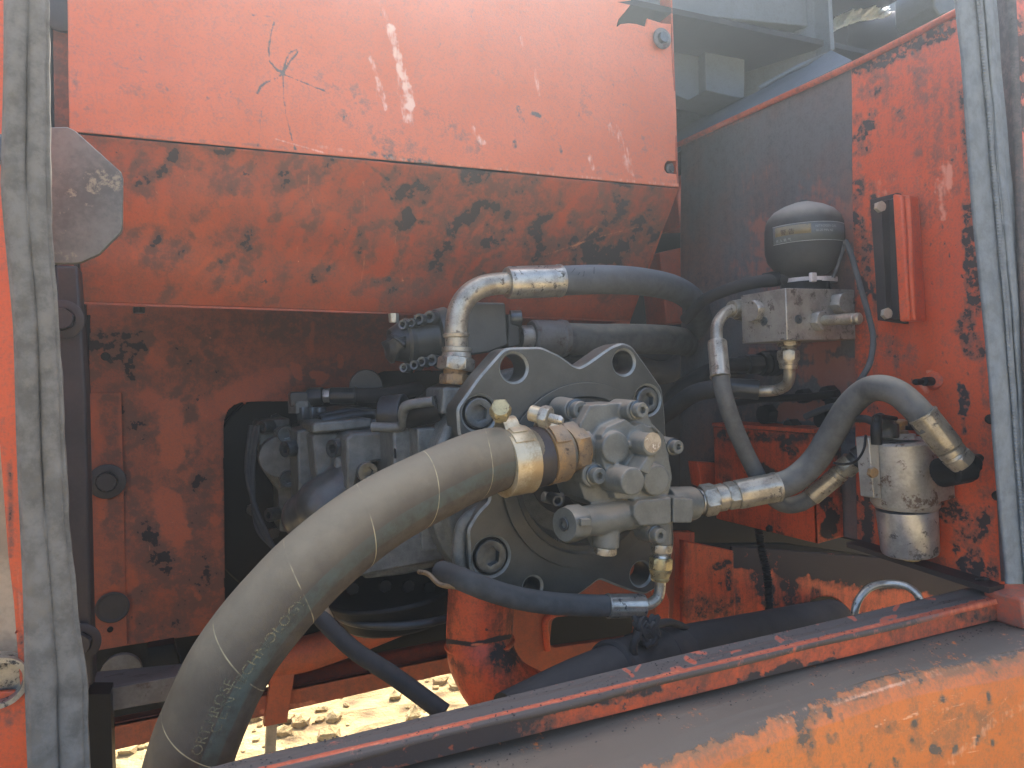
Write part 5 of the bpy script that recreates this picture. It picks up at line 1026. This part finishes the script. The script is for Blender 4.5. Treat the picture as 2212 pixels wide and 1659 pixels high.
fit_part(eh, 'bead', PY(*S3(900, 762), Yh), PY(*S3(899, 720), Yh), [(0, er_, 0), (.15, er_*1.15, 0), (.8, er_*1.17, 0), (1, er_, 0)], 'zinc')
part('elbow_pipe', tube([PY(*S3(x, y), Yh) for x, y in ((906, 870), (898, 740), (900, 640), (928, 500), (985, 400), (1080, 318), (1200, 275), (1380, 255))], er_, 36), M['zinc'], eh)
ff0, ff1 = PY(*S3(1368, 256), Yh), PY(*S3(1862, 236), Yh); ferrule(eh, ff0, ff1, rm(ff0, 35.5), 'steel', -6)
hr = rm(ff1, 32.5)
part('hose', tube([ff0+(ff1-ff0)*.9, PY(1300, 604, .935), PY(1390, 609, .96), PY(1460, 625, 1.0), PY(1500, 655, 1.05), PY(1510, 700, 1.12), PY(1490, 760, 1.2)], hr, 32), M['hosetop'], eh)
for k in range(5):     # weather cracks, thin raised dark slits
    u = 1225+rng.uniform(0, 75); part('crack', tube([PY(u, 575+rng.uniform(0, 20), .897), PY(u+rng.uniform(-8, 8), 588+rng.uniform(0, 10), .895)], .0004, 6, n=3), M['black'], eh)
h6 = thing('second_delivery_hose', 'dusty olive hose with crimped sleeve behind the pump flange', 'hydraulic hose', PY(1300, 735, 1.08))
fit_part(h6, 'spigot', PY(*S3(1480, 760), 1.08), PY(*S3(1600, 760), 1.08), [(0, .020, 0), (1, .020, 0)], 'alu')
s0, s1 = PY(*S3(1590, 765), 1.08), PY(*S3(1900, 770), 1.08)
fit_part(h6, 'ferrule', s0, s1, [(0, .020, 0), (0, .0275, 0), (.06, .03, 0), (.8, .03, 0), (.85, .032, 0), (1, .031, 0)], 'grey')
part('hose', tube([s0+(s1-s0)*.9, PY(1280, 733, 1.08), PY(1380, 732, 1.09), PY(1450, 735, 1.12), PY(1510, 745, 1.2)], .027, 28), M['hosegrey'], h6)
h7 = thing('rear_return_hose', 'unlit black hose crossing behind the flange lobe', 'hydraulic hose', PY(1440, 800, 1.3))
part('hose', tube([PY(1180, 790, 1.3), PY(1350, 790, 1.3), PY(1450, 800, 1.3), PY(1540, 700, 1.3), PY(1560, 600, 1.35)], .025, 20), M['blackdust'], h7)
part('hose', tube([PY(1430, 900, 1.2), PY(1470, 840, 1.15), PY(1540, 800, 1.1), PY(1600, 790, 1.0)], .016, 20), M['blackdust'], h7)

#============================================================ GEAR PUMP
gp = thing('pilot_gear_pump', 'dusty grey gear pump bolted into the main flange bore', 'gear pump', PY(*S6(1400, 700), .79))
def g6(x, y, Y): return PY(*S6(x, y), Y)
def r6(px, Y=.77): return px/3.852*float(np.dot(g6(1400, 700, Y), F))/FOC
def cy(x, y, r_, Ya, Yb, taper=1.0):
    p = g6(x, y, Ya); return cyl_vf(p, (p[0], Yb, p[2]), r6(r_, Ya), r6(r_, Ya)*taper, 48)
parts_ = [
    prism_px([S6(*p) for p in ((1085, 215), (1380, 195), (1545, 250), (1600, 370), (1700, 470), (1745, 640), (1755, 900), (1700, 1010), (1440, 1090), (1180, 1080), (1040, 1000), (1000, 880), (980, 640), (1000, 380))], .775, .772, .84),
    prism_px([S6(*p) for p in ((1180, 470), (1230, 400), (1380, 335), (1460, 390), (1520, 370), (1680, 440), (1735, 600), (1775, 820), (1740, 960), (1660, 1005), (1300, 1000), (1235, 830), (1180, 650))], .757, .755, .78),
    cy(1312, 572, 132, .748, .79), cy(1652, 845, 135, .744, .79), cy(1615, 548, 98, .722, .79, 1.04), cy(1452, 855, 118, .717, .79, 1.04),
    prism_px([S6(*p) for p in ((1500, 760), (1590, 620), (1650, 650), (1580, 800))], .725, .725, .77),
    cyl_vf(g6(1330, 560, .795), g6(975, 548, .788), r6(150, .79), r6(146, .79), 48),
    cyl_vf(g6(1010, 1195, .765), g6(1500, 1110, .778), r6(124), r6(134), 48),
    cyl_vf(g6(1235, 1180, .775), g6(1222, 1400, .775), r6(112), r6(112), 40), cyl_vf(g6(1090, 1250, .80), g6(1160, 1380, .80), r6(60), r6(60), 24),
    prism_px([S6(*p) for p in ((1460, 1060), (1500, 1010), (1770, 985), (1775, 1190), (1740, 1215), (1510, 1225), (1455, 1140))], .748, .748, .80),
    cyl_vf(g6(1720, 1045, .785), g6(1945, 1035, .792), r6(152), r6(150), 44), prism_px([S6(*p) for p in ((1785, 990), (1950, 1000), (1955, 1140), (1940, 1200), (1785, 1200))], .75, .75, .79),
    cyl_vf(g6(1690, 1180, .775), g6(1690, 1375, .775), r6(88), r6(85), 32), cy(1640, 1290, 84, .757, .79),
    cy(1470, 262, 86, .756, .80, 1.1), cy(1790, 560, 72, .772, .82, 1.1), cy(1118, 800, 100, .762, .82, 1.15), cy(965, 262, 92, .80, .84, 1.2), prism_px([S6(*p) for p in ((900, 330), (960, 180), (1100, 220), (1150, 400), (1000, 420))], .812, .81, .84),
    prism_px([S6(*p) for p in ((1610, 395), (1660, 420), (1680, 455), (1660, 450))], .75, .75, .76),
    cyl_vf(g6(700, 980, .83), g6(860, 1010, .83), r6(45), r6(60), 24), cy(1300, 700, 470, .842, .858)]
gb_ = part('pump_casting', cast(parts_, .00125, 9), M['gear'], gp)
for (x, y, r_, Y) in ((985, 258, 72, .80), (1495, 258, 64, .756), (1795, 562, 58, .772), (1140, 800, 66, .762), (1645, 1292, 62, .757)):
    socket_bolt(gp, g6(x-10, y+2, Y+.001), (.06, -1, 0), r6(r_, Y), r6(r_, Y)*.95, hexr=.5, washer=True, mat='gear')
socket_bolt(gp, g6(770, 985, .80), (-.2, -1, 0), r6(46), .03, mat='darkcast')
nt_ = nut(gp, g6(1010, 1195, .765), g6(880, 1212, .757), r6(152), 'gear', 'relief_plug', spin=.5); 
socket_bolt(gp, g6(886, 1211, .7575), g6(860, 1215, .755)-g6(1010, 1195, .765), r6(52), .004)
part('key_tab', solidm(prism_px([S6(*p) for p in ((1020, 1165), (1100, 1165), (1110, 1180), (1108, 1225), (1020, 1228))], .735, .735, .745)), M['gear'], gp, bevel=.001)
nut(gp, g6(1222, 1398, .775), g6(1218, 1462, .775), r6(96), 'zinc', 'bottom_plug')
placed('rubbed_cap_face', cached('rcf', lambda: loft([(0, r6(86, .72), 0), (.0006, r6(86, .72), 0), (.0006, r6(40, .72), 0)])), M['rub'], gp, g6(1613, 530, .7215), (0, -1, 0))
ln_ = g6(1560, 1085, .748)
# suction fitting hex
sx0, sx1 = g6(1012, 560, .79), g6(868, 595, .782)
fit_part(gp, 'suction_collar', g6(1030, 556, .79), g6(975, 568, .788), [(0, r6(165), 0), (.15, r6(175), 0), (.9, r6(175), 0), (1, r6(165), 0)], 'gear')
nut(gp, g6(978, 566, .788), sx1, r6(222), 'rustclamp', 'hex_adapter', spin=.45)

#============================================================ BIG SUCTION HOSE + clamps
bhz = thing('suction_hose', 'fat dusty tan suction hose with green stripe curving down to lower left', 'suction hose', PY(700, 1200, .72))
hpts = [sx1, g6(700, 640, .778), PY(1075, 992, .775), PY(1010, 1013, .77), PY(940, 1045, .755), PY(815, 1112, .735), PY(692, 1207, .72), PY(590, 1312, .715), PY(505, 1425, .715), PY(448, 1540, .72), PY(408, 1650, .725), PY(380, 1780, .73)]
RH = .0385
def rfun(s, L):
    return float(np.interp(s, [0, .03, .045, .075, .09, .11], [.0305, .0312, .034, .0348, .0372, .0385]))
hose_me = tube(hpts, RH, 64, n=16, rf=rfun, bump=.006)
hose_o = part('hose_wall', hose_me, M['hosegrey'], bhz)
path, T_, N_, s_ = frames(catmull(hpts, 16))
s_ = np.array(s_)
def hose_at(s, th, lift):
    i = int(np.clip(np.searchsorted(s_, s)-1, 0, len(s_)-2)); t_ = (s-s_[i])/(s_[i+1]-s_[i]); p = path[i]*(1-t_)+path[i+1]*t_; n_ = N_[i]*(1-t_)+N_[i+1]*t_; T0 = T_[i]*(1-t_)+T_[i+1]*t_
    T0 = T0/np.linalg.norm(T0); n_ = n_-T0*n_.dot(T0); n_ /= np.linalg.norm(n_); B_ = np.cross(T0, n_)
    return p+(rfun(s, 1)*1.004+lift)*(math.cos(th)*n_+math.sin(th)*B_)
TH0 = None
def th_for(s, u, v):
    best = None; bd = 1e9
    for k in range(120):
        th = 2*math.pi*k/120; p = hose_at(s, th, 0); q = proj(p)
        tocam = -p/np.linalg.norm(p); n_ = p-hose_at(s, th+math.pi, 0)
        if n_.dot(tocam) < 0: continue
        d_ = np.linalg.norm(q-np.array([u, v]))
        if d_ < bd: bd, best = d_, th
    return best
def hosetext(body, size, s_start, th0, flip=-1):
    me = textmesh(body, size)
    for v in me.vertices:
        s = s_start+flip*v.co.x; th = th0-flip*v.co.y/RH; v.co = hose_at(s, th, .0005)
    bm = bmesh.new(); bm.from_mesh(me); bmesh.ops.recalc_face_normals(bm, faces=bm.faces); bm.to_mesh(me); bm.free()
    return part('lettering', me, M['print'], hose_o)
def s_near(u, v):
    P_ = proj(np.array(path)); return float(s_[np.argmin(np.linalg.norm(P_-np.array([u, v]), axis=1))])
STH = th_for(s_near(690, 1207), 712, 1243)*RH
M['hosebig'] = rubber('dusty_suction_hose', '#554d41', '#423b31', '#8c826b', -.15, .95, weave=420, stripes=(STH, .0125, '#4f625b'), lines=True, orange=STH+.019)
hose_o.data.materials.clear(); hose_o.data.materials.append(M['hosebig'])
TXT = (s_near(430, 1580), s_near(470, 1500))
def clampband(name, label, mat, a, b, r, bolt_mat, up):
    t = thing(name, label, 'hose clamp', lerp(a, b, .5)); a = np.array(a); b = np.array(b)
    L = float(np.linalg.norm(b-a))
    fit_part(t, 'band', a, b, [(0, r*.97, 0), (.02, r*1.03, 0), (.08, r*1.02, 0), (.92, r*1.02, 0), (.98, r*1.03, 0), (1, r*.97, 0)], mat, N=64)
    return t
ca = clampband('hose_clamp', 'shiny gold clamp band with raised hex bolt, left one on suction hose', 'clamp', PY(*S6(560, 668), .779), PY(*S6(350, 700), .776), r6(262), 'brass', 1)
ax = (PY(*S6(350, 700), .776)-PY(*S6(560, 668), .779)); ax /= np.linalg.norm(ax)
def ringpt(c_, th, r): # around hose axis; th=0 towards camera (-Y), pi/2 up
    n0 = np.array([0, -1, 0])-ax*ax.dot([0, -1, 0]); n0 /= np.linalg.norm(n0); b0 = np.cross(n0, ax)
    if b0[2] < 0: b0 = -b0
    return c_+r*(math.cos(th)*n0+math.sin(th)*b0)
def ear(t, c_, w_, th0, th1, r, mat, lift=.002, thick=.0012, seg=12, name='lug', hump=0.0):
    vs = []; fs = []
    for i in range(seg+1):
        f_ = i/seg; th = th0+(th1-th0)*f_; rr_ = r+lift+hump*math.sin(math.pi*f_)
        for (sx, dr) in ((-.5, 0), (.5, 0), (.5, -thick), (-.5, -thick)): vs.append(ringpt(c_+ax*w_*sx, th, rr_+dr))
    for i in range(seg):
        for j in range(4): fs.append((4*i+j, 4*i+(j+1) % 4, 4*i+4+(j+1) % 4, 4*i+4+j))
    fs += [(0, 1, 2, 3), (4*seg+3, 4*seg+2, 4*seg+1, 4*seg)]
    return part(name, solidm((vs, fs)), M[mat], t, bevel=.0004)
c1_ = lerp(PY(*S6(560, 668), .779), PY(*S6(350, 700), .776), .5); rC = r6(262)
ear(ca, c1_, .024, .65, 1.25, rC, 'clamp', name='overlap_tongue'); ear(ca, c1_, .020, 1.0, 1.45, rC, 'clamp', lift=.0035, name='overlap_tongue')
ear(ca, c1_+ax*.004, .020, 1.25, 2.0, rC, 'clamp', lift=.002, name='bolt_loop', hump=.012)
ear(ca, c1_-ax*.004+0, .012, 1.6, 2.2, rC, 'clamp', lift=.002, name='bolt_loop', hump=.009)
bp0 = PY(*S6(345, 320), .765); bp1 = PY(*S6(350, 205), .735)
placed('bolt', loft([(0, .0075, 0), (.010, .0075, 0), (.010, .0125, 6), (.024, .0125, 6), (.0265, .0098, 0), (.027, .004, 0)]), M['brass'], ca, bp0, bp1-bp0)
part('spare_tail', solidm(([PY(*S6(370, 640), .742), PY(*S6(378, 700), .740), PY(*S6(265, 850), .738), PY(*S6(240, 812), .738)]+[p+np.array([0, .0015, 0]) for p in (PY(*S6(370, 640), .742), PY(*S6(378, 700), .740), PY(*S6(265, 850), .738), PY(*S6(240, 812), .738))], [(0, 1, 2, 3), (7, 6, 5, 4)]+[(i, (i+1) % 4, (i+1) % 4+4, i+4) for i in range(4)])), M['steel'], ca)
cb2 = clampband('hose_clamp', 'tarnished brown clamp band with threaded stud, beside the hex adapter', 'rustclamp', PY(*S6(830, 608), .783), PY(*S6(690, 640), .780), r6(238), 'zinc', 1)
c2_ = lerp(PY(*S6(830, 608), .783), PY(*S6(690, 640), .780), .5)
ear(cb2, c2_, .020, .45, 1.2, r6(238), 'rustclamp', name='overlap_tongue', lift=.003); ear(cb2, c2_+ax*.002, .018, 1.1, 2.0, r6(238), 'clamp', name='bolt_loop', hump=.010)
st0, st1 = PY(*S6(665, 300), .752), PY(*S6(868, 352), .728)
fit_part(cb2, 'threaded_stud', st0, st1, [(0, .0055, 0)]+[(f_, .0052 if i % 2 else .0057, 0) for i, f_ in enumerate(np.linspace(.05, .9, 24))]+[(1, .0035, 0)], 'steel')
nut(cb2, lerp(st0, st1, .12), lerp(st0, st1, .46), .0135, 'zinc'); fit_part(cb2, 'sleeve', lerp(st0, st1, -.35), lerp(st0, st1, .12), [(0, .008, 0), (.1, .0095, 0), (1, .0095, 0)], 'clamp')
wrp = fit_part(bhz, 'end_sleeve', PY(*S6(700, 640), .780), PY(*S6(560, 668), .779), [(0, r6(232), 0), (.2, r6(240), 0), (.8, r6(243), 0), (1, r6(240), 0)], 'bracket')

#============================================================ OUTLET right: fitting, ferrule, hose arch to filter
oh = thing('arched_outlet_hose', 'grey hose arching from gear pump up and over to the filter', 'hydraulic hose', PY(1750, 1000, .7))
a0_, a1_ = g6(1945, 1040, .792), PY(1512, 1082, .79)
nut(oh, g6(1945, 1035, .792), PY(1508, 1083, .79), r6(118), 'alu')
fit_part(oh, 'thread', PY(1506, 1083, .79), PY(1518, 1082, .79), [(0, .0165, 0), (.3, .017, 0), (.5, .016, 0), (1, .017, 0)], 'steel')
nut(oh, PY(1516, 1082, .79), PY(1545, 1077, .785), .0225, 'zinc'); fit_part(oh, 'collar', PY(1544, 1077, .785), PY(1570, 1072, .78), [(0, .0165, 0), (.2, .0185, 0), (.7, .019, 0), (.75, .0165, 0), (1, .0165, 0)], 'zinc')
nut(oh, PY(1568, 1072, .78), PY(1592, 1068, .776), .0195, 'zinc')
f0, f1 = PY(1590, 1069, .776), PY(1678, 1052, .76); ferrule(oh, f0, f1, rm(f0, 32), 'zinc')
hh = [lerp(f0, f1, .9), PY(1715, 1036, .75), PY(1760, 995, .735), PY(1795, 940, .715), PY(1832, 880, .69), PY(1870, 845, .665), PY(1905, 838, .635), PY(1940, 850, .615), PY(1970, 875, .60), PY(1990, 897, .59), PY(2010, 925, .583)]
part('hose', tube(hh, rm(hh[3], 29), 32, rf=lambda s, L: rm(hh[3], 29)*(1-.12*s/L)), M['hosegrey'], oh)
f0, f1 = PY(2050, 968, .57), PY(1992, 895, .588); ferrule(oh, f0, f1, rm(f1, 31), 'zinc')
fit_part(oh, 'collar', PY(2048, 966, .571), PY(2066, 988, .566), [(0, .0125, 0), (.2, .0155, 0), (.6, .0155, 0), (.7, .013, 0), (1, .0145, 0)], 'zinc')
nut(oh, PY(2062, 983, .567), PY(2080, 1000, .563), .0175, 'zinc')
fh = thing('black_filter_elbow', 'lumpy black oily elbow joining hose to filter', 'elbow fitting', PY(2070, 1010, .62))
part('elbow', cast([cyl_vf(PY(2074, 994, .565), PY(2090, 1010, .565), .0145, .018, 24), cyl_vf(PY(2088, 1008, .565), PY(2030, 1022, .60), .019, .018, 24), cyl_vf(PY(2090, 1000, .565), PY(2118, 988, .565), .009, .005, 16), cyl_vf(PY(2095, 1008, .562), PY(2060, 1020, .57), .017, .014, 20)], .0013, 5), M['black'], fh)

#============================================================ bottom drain hose
dh = thing('lower_braided_hose', 'black braided hose with crimped plated end below the flange', 'hydraulic hose', PY(1300, 1300, .78))
nut(dh, g6(1690, 1375, .775), g6(1688, 1445, .775), r6(92), 'zinc'); fit_part(dh, 'thread', g6(1688, 1445, .775), g6(1684, 1490, .775), [(0, r6(60), 0), (.3, r6(66), 0), (.5, r6(60), 0), (1, r6(66), 0)], 'steel')
nut(dh, g6(1684, 1485, .775), PY(*S6(1680, 1590), .775), r6(100), 'brass'); fit_part(dh, 'collar', PY(1426.5, 1230, .775), PY(1425, 1255, .775), [(0, r6(98), 0), (.3, r6(90), 0), (.7, r6(76), 0), (.75, r6(82), 0), (1, r6(70), 0)], 'brass')
pe = [PY(1426, 1245, .775), PY(1426, 1268, .775), PY(1421, 1290, .775), PY(1405, 1304, .775), PY(1385, 1308, .776)]
part('elbow_pipe', tube(pe, rm(pe[0], 12), 22), M['zinc'], dh); f0, f1 = PY(1391, 1308, .776), PY(1312, 1309, .785); ferrule(dh, f0, f1, rm(f0, 25.5), 'steel', -14)
hd_ = [lerp(f0, f1, .9), PY(1250, 1307, .79), PY(1180, 1302, .79), PY(1110, 1290, .79), PY(1050, 1272, .79), PY(1000, 1252, .80), PY(955, 1235, .86)]
part('hose', tube(hd_, rm(hd_[1], 23.5), 28), M['hosedark'], dh)
part('wire', tube([PY(905, 1235, .86), PY(925, 1240, .84), PY(950, 1262, .82), PY(985, 1268, .8)], .003, 8), M['rustclamp'], dh)

#============================================================ FILTER
fl = thing('hydraulic_filter', 'stained aluminium filter head with shiny steel bowl on the side plate', 'oil filter', PY(1950, 1050, .64))
Yq = .655
ctr = PY(1949, 1013, Yq); fpx = float(np.dot(ctr, F))/FOC
top_ = PY(1945, 950, Yq); bot_ = PY(1955, 1085, Yq)
fit_part(fl, 'filter_head', bot_, top_, [(0, 66*fpx, 0), (.03, 68*fpx, 0), (.96, 66*fpx, 0), (1, 62*fpx, 0)], 'filter', N=64)
part('mount_wing', solidm(prism_px([(1869, 945), (1890, 942), (1897, 1078), (1880, 1074)], .66, .655, .675)), M['filter'], fl, bevel=.001)
part('mount_wing', solidm(prism_px([(1982, 955), (2012, 965), (2018, 1091), (1986, 1090)], .632, .632, .66)), M['filter'], fl, bevel=.0012)
part('port_block', solidm(prism_px([(2015, 1040), (2062, 1035), (2064, 1076), (2016, 1089)], .615, .615, .67)), M['filter'], fl, bevel=.0012)
hex_head(fl, PY(1882, 1020, .655), (-.2, -1, 0), .007, .006, mat='rustclamp', name='bolt'); hex_head(fl, PY(1996, 1038, .632), (-.2, -1, 0), .007, .010, mat='bracket', name='bolt')
rb_ = PY(1957, 1099, Yq)
fit_part(fl, 'clamp_ring', PY(1956, 1098, Yq), PY(1956, 1083, Yq), [(0, 61*fpx, 0), (.5, 66*fpx, 0), (1, 67*fpx, 0)], 'filter', N=64)
fit_part(fl, 'bowl', PY(1966, 1196, Yq), PY(1958, 1098, Yq), [(0, 30*fpx, 0), (.0, 50*fpx, 0), (.03, 55*fpx, 0), (.08, 57*fpx, 0), (1, 61*fpx, 0)], 'bowl', N=64)
nut(fl, PY(1968, 1195, Yq), PY(1969, 1209, Yq), .0125, 'brass', 'drain_plug')
fit_part(fl, 'top_collar', PY(1942, 948, Yq), PY(1942, 936, Yq), [(0, .024, 0), (.3, .022, 6), (.95, .021, 6), (1, .018, 0)], 'filter'); fit_part(fl, 'sensor', PY(1941, 940, Yq), PY(1940, 906, Yq), [(0, .013, 0), (.3, .011, 0), (.32, .008, 0), (.6, .008, 0), (.62, .011, 0), (.9, .011, 0), (1, .008, 0)], 'rustclamp')
part('sensor_block', cast([cyl_vf(PY(1918, 945, Yq), PY(1918, 915, Yq), .014, .013, 24), cyl_vf(PY(1918, 922, Yq), PY(1895, 905, Yq), .011, .010, 20)], .0012, 4), M['darkcast'], fl)
part('sensor_lead', tube([PY(1895, 925, .63), PY(1892, 905, .63), PY(1905, 900, .64), PY(1935, 904, .65)], .0028, 10), M['black'], fl)
part('conduit', tube(catmull([PY(1948, 918, .67), PY(1965, 918, .67), PY(1995, 920, .68)], 30), .006, 14, n=0, rf=lambda s, L: .0062+.001*math.sin(s*2*math.pi/.004)), M['black'], fl)
part('cable_bundle', tube([PY(1893, 960, .63), PY(1892, 925, .63), PY(1895, 903, .635)], .0065, 12, bump=.1), M['black'], fl)
part('sensor_lead', tube([PY(1840, 905, .70), PY(1870, 905, .66), PY(1893, 915, .635)], .005, 12), M['blackdust'], fl)

#============================================================ lettering on the suction hose
sA = s_near(435, 1585); sB = s_near(505, 1470)
thA = th_for(sA, 436, 1590); thB = th_for(sB, 506, 1482)
print('TXT', sA, sB, thA, thB, 'stripe', thA*RH, thB*RH)
hosetext('ORT HROSE', .0125, sA, thA); hosetext('C E N TECHNOLOGY', .0135, s_near(470, 1545), th_for(s_near(470, 1545), 474, 1552))

#============================================================ added volume for the lens-glare veil
hv = box_mesh((.3, .75, -.115), (7.0, 3.3, 2.25)); hz_ = part('glare_haze', mesh_from(*hv, smooth=0), None, None) if False else None
hm = mesh_from(*hv, smooth=0); ho = bpy.data.objects.new('glare_haze', hm); col.objects.link(ho); ho['kind'] = 'stuff'; ho['label'] = 'thin scattering volume added to imitate lens glare around the machine bay'
mt = bpy.data.materials.new('glare_haze'); mt.use_nodes = True; t_ = mt.node_tree; t_.nodes.clear(); o_ = t_.nodes.new('ShaderNodeOutputMaterial'); v_ = t_.nodes.new('ShaderNodeVolumePrincipled')
v_.inputs['Color'].default_value = (.80, .92, 1, 1); v_.inputs['Density'].default_value = GLARE_HAZE; v_.inputs['Anisotropy'].default_value = .78
t_.links.new(v_.outputs[0], o_.inputs['Volume']); hm.materials.append(mt)
